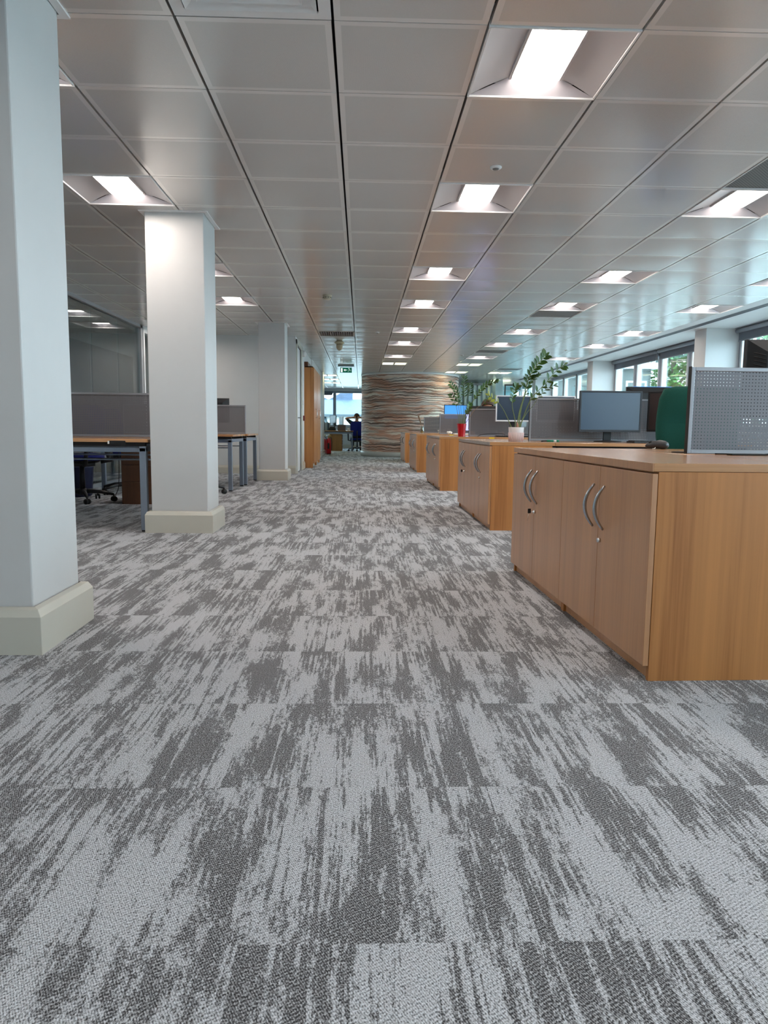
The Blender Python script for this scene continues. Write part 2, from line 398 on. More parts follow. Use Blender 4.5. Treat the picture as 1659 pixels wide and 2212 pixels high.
pillar(-1.545, 11.08, -1.15, 11.48, 3, 'white square pillar beyond the second left desks, in front of the door')

# ------------------------------------------------------------------ windows of the right wall
def window_unit(name, y0, y1):
    root = MB()
    # outer frame
    xa, xb = WX + 0.06, WX + 0.13
    root.box(xa, y0, 0.8, xb, y1, 0.86); root.box(xa, y0, H - 0.07, xb, y1, H)
    n = max(1, round((y1 - y0) / 1.26)); st = (y1 - y0) / n
    for k in range(n + 1):
        w = 0.045; c = y0 + st * k; root.box(xa - .01, max(y0, c - w), 0.86, xb + .01, min(y1, c + w), H - 0.07)
    o = struct(name, root, plain('grey_window_frame', srgb(150, 156, 166), 0.4))
    g = MB().box(xa + 0.03, y0, 0.86, xa + 0.038, y1, H - 0.07).build('pane', M_glass, o)
    f = MB()
    for k in range(n):     # white opening casements inside the grey frame
        a, b = y0 + st * k + 0.06, y0 + st * (k + 1) - 0.06
        f.box(xa - .02, a, .87, xb, a + .045, H - .08); f.box(xa - .02, b - .045, .87, xb, b, H - .08)
        f.box(xa - .02, a, .87, xb, b, .91); f.box(xa - .02, a, H - .12, xb, b, H - .08)
    f.build('casement_frame', M_white, o)
    MB().box(WX - .06, y0, .78, WX + .22, y1, .805).build('window_sill', M_white, o)
    return o
bays = [(0.28, 5.5), (5.9, 10.95), (11.33, 16.32), (16.7, 21.7), (22.1, 28.9)]
for k, (a, b) in enumerate(bays): window_unit('window_%d' % (k + 1), a, b)
M_blind = plain('grey_blind_fabric', srgb(112, 116, 126), 0.8, grain=0.03, gscale=300)
M_cass = plain('grey_cassette', srgb(140, 144, 152), 0.45)
def blind(y0, y1, label):
    t = thing('roller_blind', label, 'blind', (WX + .01, (y0 + y1) / 2, H), group='grey roller blinds on the right windows')
    h = (y1 - y0) / 2 - 0.02
    m = MB(); m.tube([(-.03, -h, -.045), (-.03, h, -.045)], 0.034, 12); m.build('roller', M_cass, t)
    MB().box(-.066, -h, -.012, .0, h, -.002).build('bracket_rail', M_cass, t)
    MB().box(.0, -h, -.185, .003, h, -.045).build('fabric', M_blind, t)
    MB().box(-.004, -h, -.2, .008, h, -.183).build('bottom_bar', M_cass, t)
    MB().tube([(-.04, -h - .012, -.04), (-.038, -h - .012, -.9)], 0.003, 5).build('pull_chain', M_white, t)
bl = [(5.95, 8.4, 'grey rolled-up blind over the near right window, nearer half'), (8.45, 10.92, 'grey rolled-up blind over the near right window, beside the nearer wall pillar'),
      (11.36, 13.8, 'grey rolled-up blind just beyond the nearer white wall pillar'), (13.85, 16.3, 'grey rolled-up blind just before the farther white wall pillar')]
for b in bl: blind(*b)

# far window
fr = MB()
for x in (-6.85, -5.2, -3.6, -2.35, -1.06, 0.85):
    fr.box(x - 0.06, 29.02, .86, x + 0.06, 29.14, 2.24)
fr.box(-6.9, 29.02, .86, .9, 29.14, .92); fr.box(-6.9, 29.0, 2.16, .9, 29.14, 2.24)
fo = struct('window_6', fr, plain('grey_window_frame', srgb(150, 156, 166), 0.4))
MB().box(-6.9, 29.07, .9, .9, 29.078, 2.2).build('pane', M_glass, fo)
MB().box(-6.9, 28.88, .83, .9, 29.14, .86).build('window_sill', M_white, fo)
t = thing('roller_blind', 'dark grey blind cassette over the left pane of the far window', 'blind', (-1.75, 28.97, 2.22))
MB().box(-.62, -.05, -.11, .62, .02, 0).build('cassette', plain('dark_cassette', srgb(96, 102, 112), .5), t)
MB().box(-.6, -.02, -.15, .6, -.012, -.1).build('fabric', M_blind, t)

# ------------------------------------------------------------------ curved pod wall
PX, PY, PR = 1.42, 21.55, 1.42
m = MB(); n = 96
for k in range(n):
    a, b = 2 * PI * k / n, 2 * PI * (k + 1) / n
    m.add([(PR * math.cos(a), PR * math.sin(a), 0.14), (PR * math.cos(b), PR * math.sin(b), 0.14), (PR * math.cos(b), PR * math.sin(b), H - 0.05), (PR * math.cos(a), PR * math.sin(a), H - 0.05)], [(0, 1, 2, 3)], True)
pod = struct('wall_curved', m, M_strata, loc=(PX, PY, 0))
tag(pod, 'curved wall covered in a wavy brown and cream layered mural', 'wall')
m = MB().lathe([(PR + .02, 0), (PR + .02, 0.13), (PR + .004, 0.145)], n=96); m.build('skirting', plain('pale_skirting', srgb(190, 190, 186), .4), pod)
MB().lathe([(PR - .004, H - .055), (PR + .012, H - 0.052), (PR + .012, H)], n=96).build('top_trim', M_white, pod)

# ------------------------------------------------------------------ doors and things on the corridor wall
d = MB().box(-1.185, 12.76, 0.005, -1.145, 13.74, 2.22)
do = struct('door_1', d, plain('door_paint', srgb(214, 215, 216), 0.4), bevel=0.003)
MB().box(-1.1445, 12.87, 0.95, -1.142, 13.02, 2.05).build('glazed_slot', M_glass2, do)
m = MB(); m.box(-1.145, 12.83, 0.88, -1.139, 12.87, 1.06); m.tube([(-1.14, 12.85, .97), (-1.085, 12.85, .97), (-1.08, 12.87, .97), (-1.08, 12.97, .97)], .009); m.build('door_handle', M_handle, do)
MB().box(-1.145, 12.82, 1.20, -1.125, 12.89, 1.36).build('keypad', plain('steel_grey', srgb(140, 142, 146), .4, .5), do)
m = MB(); m.box(-1.13, 12.68, 0, -1.105, 12.76, 2.30); m.box(-1.13, 13.74, 0, -1.105, 13.84, 2.30); m.box(-1.13, 12.68, 2.22, -1.105, 13.84, 2.30)
struct('trim_1', m, M_skirt, bevel=0.004)
s = thing('light_switch', 'white square switch plate on the wall beside the door', 'switch', (-1.128, 14.2, 1.28))
MB().box(0, -.045, -.045, .012, .045, .045).build('plate', M_white, s, bevel=.003); MB().box(.012, -.015, -.02, .017, .015, .02).build('rocker', M_white, s)
s = thing('call_point', 'small dark red fire call point on the wall before the tall cupboard', 'fire alarm', (-1.128, 14.25, 0.98))
MB().box(0, -.045, -.05, .03, .045, .05).build('housing', plain('dark_red', srgb(110, 30, 24), .4), s, bevel=.004)
s = thing('wall_sounder', 'round white alarm sounder high on the wall beyond the door', 'alarm', (-1.128, 13.95, 2.18))
b = MB().lathe([(.06, 0), (.06, .05), (.045, .075), (.02, .085)], n=20).build('body', M_white, s); b.rotation_euler = (0, PI / 2, 0)

# tall cupboards in the recess
def tall_cupboard(y0, y1, label, side=False):
    t = thing('tall_cupboard', label, 'cupboard', (-1.40, (y0 + y1) / 2, 0), group='tall beech cupboards past the door')
    h = (y1 - y0) / 2
    m = MB(); m.box(-.2, -h, 0.0, .44, -h + .02, 2.0); m.box(-.2, h - .02, 0.0, .44, h, 2.0); m.box(-.2, -h, 1.98, .44, h, 2.0); m.box(-.2, -h, .0, -.18, h, 2.0)
    m.build('carcass', M_woodZ, t, bevel=.0015)
    MB().box(-.18, -h + .02, 0, .40, h - .02, .08).build('plinth', M_skirt, t)
    for sgn in (-1, 1):
        a, b = (-h + .022, -.002) if sgn < 0 else (.002, h - .022)
        dd = MB().box(.442, a, .085, .46, b, 1.975).build('door', M_woodZ, t, bevel=.0015)
        MB().tube([(.46, sgn * .04, 1.0), (.49, sgn * .04, 1.01), (.49, sgn * .04, 1.17), (.46, sgn * .04, 1.18)], .005, 6).build('handle', M_handle, dd)
    MB().box(-.19, -h + .01, 2.002, .34, h - .01, 2.09).build('top_filler', M_walnut, t)
    return t
tall_cupboard(14.56, 15.72, 'tall beech cupboard in the corridor, nearer of the two, its side panel facing the camera')
tall_cupboard(15.73, 16.88, 'tall beech cupboard in the corridor, farther of the two')

# fire extinguishers
def extinguisher(x, y, label, sc=1.0):
    t = thing('fire_extinguisher', label, 'fire extinguisher', (x, y, 0.0), group='red fire extinguishers by the corridor end')
    R = plain('red_enamel', srgb(190, 16, 32), .3)
    MB().lathe([(.07, .02), (.078, .03), (.078, .40), (.06, .455), (.03, .475), (.022, .50)], n=20).build('cylinder', R, t)
    MB().box(-.03, -.079, .16, .03, -.0775, .34).build('instruction_label', plain('label_black', srgb(30, 30, 30), .5), t)
    MB().lathe([(.075, 0), (.075, .02)], n=20).build('foot', M_dark, t)
    m = MB(); m.tube([(0, 0, .50), (0, 0, .54)], .018); m.tube([(-.03, 0, .545), (.07, 0, .575)], .010); m.tube([(-.02, 0, .53), (.06, 0, .53)], .008); m.build('valve', plain('brass', srgb(196, 168, 96), .3, .8), t)
    MB().tube([(.02, 0, .53), (.08, -.02, .5), (.10, -.03, .35), (.09, -.05, .12)], .011).build('hose', M_dark, t)
    MB().box(-.02, -.03, .58, .03, .03, .62).build('safety_tag', M_conc, t)
extinguisher(-.99, 22.2, 'red fire extinguisher standing at the corridor end, right one of the pair')
extinguisher(-1.17, 22.62, 'red fire extinguisher standing at the corridor end, left one of the pair')

# ------------------------------------------------------------------ glazed meeting room on the left
t = thing('glass_partition', 'frameless glass partition of the meeting room behind the left pillars', 'glass partition', (-3.45, 8.3, 0))
m = MB(); m.box(-.04, -3.3, H - .045, .04, 3.33, H); m.box(-.04, 3.25, 0, .04, 3.33, H); m.box(-.04, -3.3, 0, .04, 3.33, .05); m.build('frame', plain('grey_frame', srgb(150, 150, 152), .45), t)
ys = [-3.3, -2.1, -0.95, 0.25, 1.25, 2.28, 3.25]
for a, b in zip(ys, ys[1:]): MB().box(-.006, a + .003, .05, .006, b - .003, H - .045).build('pane', M_glass2, t)
t = thing('glass_door', 'narrow glazed door between the meeting room glass and the rear wall', 'door', (-3.45, 12.15, 0))
m = MB(); m.box(-.05, -.5, 0, .05, -.44, H); m.box(-.05, .44, 0, .05, .5, H); m.box(-.05, -.44, H - .1, .05, .44, H); m.build('frame', M_white, t)
MB().box(-.012, -.44, .01, .012, .44, H - .1).build('pane', M_glass2, t)
t = thing('room_divider', 'tall dark grey divider screen standing inside the glazed meeting room', 'divider', (-3.82, 9.2, 0))
MB().box(-.03, -3.0, .06, .03, 3.1, 1.90).build('panel', plain('charcoal_fabric', srgb(74, 76, 82), .8, grain=.04, gscale=8), t)
m = MB(); m.box(-.04, -3.02, 1.90, .04, 3.12, 1.925); m.box(-.04, 3.1, 0.0, .04, 3.12, 1.9); m.box(-.04, -3.02, 0.0, .04, -3.0, 1.9); m.build('edge_trim', plain('dark_trim', srgb(60, 62, 66), .5), t)
for yy in (-2.5, 2.44): MB().box(-.2, yy, 0, .2, yy + .06, .03).build('foot', M_leg, t)

# ------------------------------------------------------------------ far right glazed rooms
t = thing('glass_partition', 'pale glass wall of the room at the far right, between mural wall and windows', 'glass partition', (4.9, 22.9, 0))
m = MB(); W0, W1 = -.5, .72
m.box(W0, -.04, 2.16, W1, .04, H); m.box(W0, -.03, 0, W1, .03, .1)
for x in (-.5, .1, .69): m.box(x, -.03, 0, x + .03, .03, 2.16)
m.box(W0, -.025, 2.0, W1, .025, 2.03)
m.build('frame', M_white, t); MB().box(W0, -.006, .1, W1, .006, 2.16).build('pane', M_glass2, t)
wall('wall_far_right', (2.6, 26.9, 0, 5.6, 27.0, H), (4.18, 22.8, 0, 4.4, 26.9, H), mat=plain('pale_aqua_paint', srgb(205, 228, 230), .6))
# vertical blinds
VB = plain('vertical_blind_fabric', srgb(212, 226, 228), .8)
VB2 = plain('vertical_blind_shade', srgb(120, 128, 130), .7)
t = thing('vertical_blind', 'row of tall pale vertical blind slats right of the mural wall', 'blind', (3.6, 23.4, 0))
m = MB()
for k in range(9):
    x = -.72 + k * .15; c, s_ = .055, .035
    m.add([(x - c, -s_, .05), (x + c, s_, .05), (x + c, s_, 2.2), (x - c, -s_, 2.2), (x - c, -s_ + .003, .05), (x + c, s_ + .003, .05), (x + c, s_ + .003, 2.2), (x - c, -s_ + .003, 2.2)],
          [(0, 1, 2, 3), (7, 6, 5, 4), (0, 3, 7, 4), (1, 5, 6, 2)])
m.build('slat', VB, t, ); t.children[0]['kind'] = 'stuff'
MB().box(-.8, -.03, 2.2, .6, .03, 2.26).build('head_rail', M_alu, t)
t = thing('door_frame', 'dark framed glass door at the far right before the window wall', 'door', (4.44, 22.55, 0))
m = MB(); m.box(-.03, -.03, 0, .0, .03, 2.15); m.box(-.03, -.03, 2.15, .4, .03, 2.19); m.build('frame', plain('dark_bronze', srgb(70, 62, 58), .5), t)
MB().tube([(.06, -.05, .9), (.06, -.05, 1.3)], .012).build('handle', M_handle, t)
MB().box(.0, -.006, .02, .4, .006, 2.15).build('pane', M_glass2, t)

# ------------------------------------------------------------------ ceiling fittings
def light_proto():
    t = thing('ceiling_light', 'x', 'light', (0, 0, H), group='square recessed ceiling lights')
    S = TILE; e = .012
    m = MB()
    for b in ((0, 0, S, e), (0, S - e, S, S), (0, e, e, S - e), (S - e, e, S, S - e)): m.box(b[0] + .002, b[1] + .002, -.006, b[2] - .002, b[3] - .002, .02)
    m.build('frame', M_trim, t)
    dx0, dx1, dy0, dy1, dz = .19, .41, .085, .515, .055
    # reflector: two curved side wings and two end slopes
    for sgn in (0, 1):
        def P(u, v, sgn=sgn):
            a = e + (dx0 - .012 - e) * u; x = a if sgn == 0 else S - a
            return (x, e + (dy0 - e) * u + (S - 2 * e - 2 * (dy0 - e) * u) * v, .002 + (dz - .008) * u + .004 * math.sin(u * PI))
        MB().grid(P, 8, 6).build('side_reflector', M_refl, t)
    for sgn in (0, 1):
        def P(u, v, sgn=sgn):
            y = e + (dy0 - e) * v; y = y if sgn == 0 else S - y
            xa = e + (dx0 - e) * v
            return (xa + (S - 2 * xa) * u, y, .002 + (dz - .004) * v)
        MB().grid(P, 6, 3).build('end_reflector', M_endr, t)
    MB().box(dx0, dy0, dz - .004, dx1, dy1, dz).build('diffuser', M_lamp, t)
    MB().box(dx0 - .012, dy0, dz - .016, dx0, dy1, dz).build('diffuser_rail', M_refl, t); MB().box(dx1, dy0, dz - .016, dx1 + .012, dy1, dz).build('diffuser_rail', M_refl, t)
    MB().box(.01, .01, dz + .002, S - .01, S - .01, dz + .03).build('housing', M_trim, t)
    return t
proto = light_proto()
rows = {1: 'above the aisle', 4: 'above the right-hand desks', 7: 'beside the right windows', -3: 'above the left desks', -7: 'inside the glazed meeting room', -9: 'deep inside the meeting room', -10: 'along the meeting room rear', -5: 'added unseen behind the second pillar'}
ordn = ['nearest', 'second', 'third', 'fourth', 'fifth', 'sixth', 'seventh', 'eighth', 'ninth']
seen = {}
VIS = {1: [0, 3, 7, 10, 14, 17, 21], 4: [3, 7, 10, 14, 17, 21], 7: [7, 10, 14, 17, 21], -3: [3, 7, 10], -7: [12], -9: [], -10: [], -5: [14]}  # light behind the second pillar is unseen, added to brighten the rear wall
first = True
for i, j in LIGHTS:
    x, y = cell(i, j)
    if j in VIS[i]:
        k = VIS[i].index(j)
        lab = 'square recessed ceiling light %s, %s in view' % (rows[i], ordn[k]) if len(VIS[i]) > 1 else 'bright recessed ceiling light %s' % rows[i]
    else: lab = 'square recessed ceiling light %s, added unseen for fill%s' % (rows[i], ', rearmost' if j in (-4, 12) else '')
    if first: proto.location = (x, y, H); proto['label'] = lab; first = False
    else: dup(proto, lab, (x, y, H))
def louvre_proto():
    t = thing('louvre_light', 'x', 'light', (0, 0, H), group='older louvred ceiling lights')
    S = TILE; m = MB()
    for b in ((0, 0, S, .02), (0, S - .02, S, S), (0, .02, .02, S - .02), (S - .02, .02, S, S - .02)): m.box(b[0] + .002, b[1] + .002, -.005, b[2] - .002, b[3] - .002, .03)
    m.build('frame', M_trim, t)
    for k in range(2):
        x0 = .05 + k * .27
        MB().grid(lambda u, v: (x0 + .23 * u, .03 + .54 * v, .01 + .05 * math.sin(PI * u)), 8, 2).build('lit_cell', M_tube, t)
    m = MB(); m.box(.28, .02, .0, .32, .58, .06)
    for k in range(1, 6): m.box(.02, .1 * k - .003, .0, .58, .1 * k + .003, .03)
    m.build('louvre', M_refl, t); MB().box(.01, .01, .075, S - .01, S - .01, .09).build('housing', M_trim, t)
    return t
lp = louvre_proto()
llab = ['cream louvred ceiling light above the aisle, in front of the mural wall', 'cream louvred ceiling light in the desk row, level with the mural wall', 'cream louvred ceiling light right of the mural wall, nearer', 'cream louvred ceiling light by the far right glass',
        'louvred ceiling light over the far desk, nearest of three', 'louvred ceiling light over the far desk, middle of three', 'louvred ceiling light over the far desk, farthest of three', 'pale green louvred ceiling light inside the meeting room, left one', 'louvred ceiling light hidden behind the mural wall', 'louvred ceiling light in the far right room']
for k, (i, j) in enumerate(LOUV):
    x, y = cell(i, j)
    if k == 0: lp.location = (x, y, H); lp['label'] = llab[0]
    else: dup(lp, llab[k], (x, y, H))
M_vent = NT('perforated_vent'); _x, _y, _z = M_vent.xyz(M_vent.obj())
_d = M_vent.math('GREATER_THAN', M_vent.math('MULTIPLY', M_vent.math('SINE', M_vent.math('MULTIPLY', _x, 2 * PI / .022)), M_vent.math('SINE', M_vent.math('MULTIPLY', _y, 2 * PI / .022))), 0.1)
M_vent.l(M_vent.mix(_d, srgb(120, 120, 118), srgb(72, 72, 72)), M_vent.p.inputs['Base Color']); M_vent = M_vent.m
vt = thing('ceiling_vent', 'x', 'vent', (0, 0, H), group='perforated grey ceiling vents')
m = MB()
for b in ((0, 0, .6, .015), (0, .585, .6, .6), (0, .015, .015, .585), (.585, .015, .6, .585)): m.box(b[0] + .003, b[1] + .003, -.003, b[2] - .003, b[3] - .003, .02)
m.build('frame', M_trim, vt); MB().box(.015, .015, .004, .585, .585, .01).build('perforated_plate', M_vent, vt)
vl = ['dark grey perforated ceiling vent beside the near right-hand light, at the right edge', 'dark grey perforated ceiling vent just past the third light of the desk row', 'dark grey perforated ceiling vent farther down the desk row, past the fifth light', 'small dark ceiling vent near the far right glass wall']
for k, (i, j) in enumerate(VENTS):
    x, y = cell(i, j)
    if k == 0: vt.location = (x, y, H); vt['label'] = vl[0]
    else: dup(vt, vl[k], (x, y, H))
x, y = cell(*GRILLE[0])
t = thing('ceiling_grille', 'beige louvred ceiling grille above the corridor past the smoke detector', 'vent', (x, y, H))
m = MB(); BG = plain('beige_metal', srgb(170, 160, 148), .5)
for b in ((0, 0, .6, .03), (0, .57, .6, .6), (0, .03, .03, .57), (.57, .03, .6, .57)): m.box(b[0] + .003, b[1] + .003, -.008, b[2] - .003, b[3] - .003, .05)
m.build('frame', BG, t)
m = MB()
for k in range(14): m.box(.05 + k * .037, .03, .0, .054 + k * .037, .57, .05)
m.build('louvre', M_refl, t); MB().box(.01, .01, .06, .59, .59, .07).build('backing', M_gap, t)
x, y = cell(*DIFF[0])
t = thing('air_diffuser', 'square white four-way air diffuser at the top edge of the photo', 'vent', (x, y, H))
for k in range(5):
    a = .004 + k * .052; m = MB(); w = .046; zz = .0 if k == 0 else -.006
    o = [(a, a), (.6 - a, a), (.6 - a, .6 - a), (a, .6 - a)]; b = a + w; inn = [(b, b), (.6 - b, b), (.6 - b, .6 - b), (b, .6 - b)]
    vs = [(p[0], p[1], zz) for p in o] + [(p[0], p[1], zz + (.0 if k == 0 else .03)) for p in inn]
    vs += [(p[0], p[1], zz + .004) for p in o] + [(p[0], p[1], zz + .004 + (.0 if k == 0 else .03)) for p in inn]
    fs = [(q, 4 + q, 4 + (q + 1) % 4, (q + 1) % 4) for q in range(4)] + [(8 + q, 8 + (q + 1) % 4, 12 + (q + 1) % 4, 12 + q) for q in range(4)] + [(q, (q + 1) % 4, 8 + (q + 1) % 4, 8 + q) for q in range(4)]
    m.add(vs, fs); m.build('outer_frame' if k == 0 else 'cone_ring', M_trim, t)
MB().box(.264, .264, -.004, .336, .336, .0).build('centre_plate', M_trim, t); MB().box(.01, .01, .06, .59, .59, .07).build('backing', M_gap, t)

def detector(x, y, label, s=1.0, big=False):
    t = thing('smoke_detector', label, 'smoke detector', (x, y, H))
    C = plain('cream_plastic', srgb(186, 179, 158), .45)
    MB().lathe([(.055 * s, 0), (.055 * s, -.012 * s), (.05 * s, -.018 * s)], n=24).build('base', C, t)
    MB().lathe([(.044 * s, -.018 * s), (.05 * s, -.03 * s), (.046 * s, -.045 * s), (.03 * s, -.055 * s), (.008, -.058 * s)], n=24).build('sensor_head', C, t)
    m = MB()
    for k in range(10):
        a = 2 * PI * k / 10; m.blob((.0485 * s * math.cos(a), .0485 * s * math.sin(a), -.033 * s), (.007, .007, .004), 6, 4)
    m.build('vent_slot', M_gap, t)
detector(-.41, 8.75, 'cream smoke detector on the ceiling above the corridor, nearer one', 1.0)
t = thing('ceiling_speaker', 'brownish bell-shaped detector hanging from the ceiling before the exit sign', 'smoke detector', (-.40, 13.2, H))
MB().lathe([(.05, 0), (.055, -.01), (.085, -.03), (.088, -.05), (.055, -.065)], n=24).build('base', plain('beige_plastic', srgb(176, 162, 132), .5), t)
MB().lathe([(.055, -.065), (.058, -.11), (.045, -.15), (.02, -.175), (.004, -.18)], n=24).build('dome', plain('beige_plastic', srgb(176, 162, 132), .5), t)
for x, y, lab in ((.783, 4.47, 'small round white ceiling sensor between the two nearest aisle lights'), (.25, 12.0, 'tiny white ceiling sensor left of the aisle lights, midway along'), (-2.0, 8.2, 'small round ceiling sensor before the third light above the left desks'), (3.95, 14.2, 'tiny white ceiling sensor right of the desk row lights'), (2.1, 15.4, 'tiny white ceiling sensor between the aisle and desk row lights, far down')):
    t = thing('ceiling_sensor', lab, 'sensor', (x, y, H), group='small round ceiling sensors')
    MB().lathe([(.035, 0), (.035, -.008), (.027, -.014)], n=24).build('ring', M_white, t); MB().lathe([(.02, -.014), (.014, -.02), (.004, -.022)], n=16).build('lens', plain('sensor_grey', srgb(120, 116, 114), .4), t)

# exit sign
t = thing('exit_sign', 'green emergency exit sign with white arrow and running man hung from the ceiling', 'sign', (-.39, 18.3, H))
MB().box(-.2, -.03, -.035, .2, .03, -.004).build('lamp_body', plain('sign_grey', srgb(110, 130, 134), .4), t)
MB().box(-.145, -.004, -.185, .145, .004, -.06).build('panel', plain('exit_green', srgb(0, 96, 70), .4, emit=.12, ecol=srgb(0, 110, 80)), t)
W = plain('sign_white', srgb(235, 240, 238), .5, emit=.3)
m = MB(); m.box(-.125, -.006, -.172, -.085, -.0045, -.075); m.build('door_symbol', W, t)
m = MB(); m.box(-.04, -.006, -.127, .03, -.0045, -.117); m.add([(-.055, -.005, -.122), (-.02, -.005, -.095), (-.012, -.005, -.103), (-.037, -.005, -.122), (-.012, -.005, -.141), (-.02, -.005, -.149)], [(0, 1, 2, 3), (0, 3, 4, 5)]); m.build('arrow', W, t)
m = MB(); m.blob((.075, -.006, -.083), (.009, .002, .009), 10, 6)
for a, b in (((.085, -.12), (.078, -.095)), ((.08, -.098), (.055, -.09)), ((.082, -.1), (.105, -.115)), ((.083, -.12), (.06, -.14)), ((.06, -.14), (.05, -.17)), ((.085, -.12), (.105, -.14)), ((.105, -.14), (.13, -.135))):
    m.tube([(a[0], -.006, a[1]), (b[0], -.006, b[1])], .0055, 6, flat=.3)
m.build('running_figure', W, t)
MB().tube([(-.1, 0, -.06), (-.1, 0, -.0355)], .003).build('hanger', M_alu, t); MB().tube([(.1, 0, -.06), (.1, 0, -.0355)], .003).build('hanger', M_alu, t)

# ------------------------------------------------------------------ cupboards, worktops, desks
DZ = 0.705; TT = 0.026
def arc_handle(side):   # bowed bar in the (y,z) plane of a door facing -x
    pts = []
    for k in range(13):
        u = k / 12 - .5
        pts.append((-.034 * math.cos(u * PI) ** .8 - .002 if abs(u) < .5 else 0, 0, u * .16))
    return pts
def cupboard(parent_xy, rz, yloc, w, key, label, grp, depth=.48):
    """double-door cupboard whose doors face the aisle (-x); yloc = near end along the row"""
    c, s = math.cos(rz), math.sin(rz); ox, oy = parent_xy
    t = thing('cupboard', label, 'cupboard', (ox - s * yloc, oy + c * yloc, 0), rz, grp)
    hz = DZ - TT - .001
    m = MB(); m.box(0, 0, 0, depth, .018, hz); m.box(0, w - .018, 0, depth, w, hz); m.box(0.02, .018, .07, depth, w - .018, .088)
    m.box(depth - .01, .018, .07, depth, w - .018, hz); m.box(0, .018, hz - .018, depth, w - .018, hz)
    m.build('carcass', M_woodZ, t, bevel=.001)
    MB().box(.012, .019, 0, .028, w - .019, .068).build('plinth', M_door, t)
    for k in (0, 1):
        a, b = (.001, w / 2 - .0015) if k == 0 else (w / 2 + .0015, w - .001)
        d = MB().box(-.0195, a, .05, -.0015, b, hz - .006).build('door', M_door, t, bevel=.0012)
        y = w / 2 + (-.055 if k == 0 else .055)
        h = MB(); pts = []
        for q in range(15):
            u = q / 14 * 2 - 1; pts.append((-.0195 - .036 * (1 - u * u) - .001, y, .52 + u * .082))
        h.tube(pts, [.003 + .0022 * (1 - (q / 7 - 1) ** 2) for q in range(15)], 8, flat=1.5); h.build('handle', M_handle, d)
        if k == 0:
            l = MB(); l.tube([(-.0195, w / 2 - .028, .395), (-.031, w / 2 - .028, .395)], .0085, 14); lo = l.build('lock', M_lock, d)
    if key:
        m = MB(); m.tube([(-.031, w / 2 - .028, .395), (-.042, w / 2 - .028, .395)], .0025, 6); m.build('key_shaft', M_lock, t)
        MB().box(-.058, w / 2 - .031, .388, -.042, w / 2 - .025, .412).build('key_head', M_black, t, bevel=.003)
        MB().tube([(-.052, w / 2 - .028, .386), (-.056, w / 2 - .028, .37), (-.058, w / 2 - .030, .35)], .0015, 5).build('spare_key', M_lock, t)
    return t
def desk(x, y, rz, w, d, label, flip=False, grp=None, tray=True, sticker=None, zt=DZ, legs=(1, 1, 1, 1)):
    t = thing('desk', label, 'desk', (x, y, 0), rz, grp)
    MB().box(0, 0, zt - TT, w, d, zt).build('desktop', M_woodX, t, bevel=.002)
    L = .05; k = 0
    for lx in (.02, w - .02 - L):
        for ly in (.03, d - .03 - L):
            if legs[k]:
                lg = MB().box(lx, ly, .012, lx + L, ly + L, zt - TT - .04).build('leg', M_leg, t, bevel=.004)
                MB().box(lx + .004, ly + .004, 0, lx + L - .004, ly + L - .004, .012).build('foot', M_black, lg)
            k += 1
    m = MB(); z0, z1 = zt - TT - .085, zt - TT - .04
    m.box(.02, .03, z1 - .03, .02 + L, d - .03, z1 + .01); m.box(w - .02 - L, .03, z1 - .03, w - .02, d - .03, z1 + .01)
    m.box(.07, .06, z1 - .035, w - .07, .10, z1); m.box(.07, d - .10, z1 - .035, w - .07, d - .06, z1)
    m.build('frame', M_leg, t, bevel=.002)
    for yy in (.05, d - .09): MB().box(.03, yy, zt - TT - .03, w - .03, yy + .04, zt - TT).build('top_rail', M_gap, t)
    if tray: MB().box(.15, d / 2 + .1, zt - TT - .16, w - .15, d / 2 + .25, zt - TT - .15).build('cable_tray', M_leg, t)
    if sticker: MB().box(sticker, -.0012, zt - .018, sticker + .06, -.0002, zt - .006).build('edge_sticker', plain('yellow_label', srgb(238, 200, 20), .5), t)
    return t
def divider(x, y, rz, w, z0, z1, label, grp='perforated grey desk screens'):
    t = thing('desk_screen', label, 'desk screen', (x, y, z0), rz, grp)
    h = z1 - z0; f = .018
    m = MB(); m.box(0, -.011, 0, f, .011, h); m.box(w - f, -.011, 0, w, .011, h); m.box(f, -.011, h - f, w - f, .011, h); m.box(f, -.011, 0, w - f, .011, f)
    m.build('frame', M_alu, t, bevel=.002)
    MB().box(f, -.0008, f, w - f, .0008, h - f).build('perforated_panel', M_perf, t)
    MB().box(-.0025, -.013, 0, 0, .013, h + .002).build('edge_strip', M_black, t)
    return t
def worktop(x, y, rz, w, d, label, edgey):
    t = thing('worktop', label, 'worktop', (x, y, DZ - TT), rz, 'worktops on the aisle cupboards')
    MB().box(0, 0, 0, w, d, TT).build('board', M_woodX, t, bevel=.0015)
    MB().box(-.0025, .0, .0, -.0002, d, TT).build('aisle_edge', M_chip if edgey else M_door, t)
    return t
ROT1 = 0.027
clusters = [(0.934, 2.245, ROT1, 1.845), (1.036, 5.73, 0, 1.84), (1.03, 9.42, 0, 1.84), (1.03, 13.35, 0, 1.84), (1.045, 17.1, 0, 1.84)]
cname = ['in the right foreground', 'second from the front', 'third from the front', 'fourth from the front', 'farthest down the aisle']
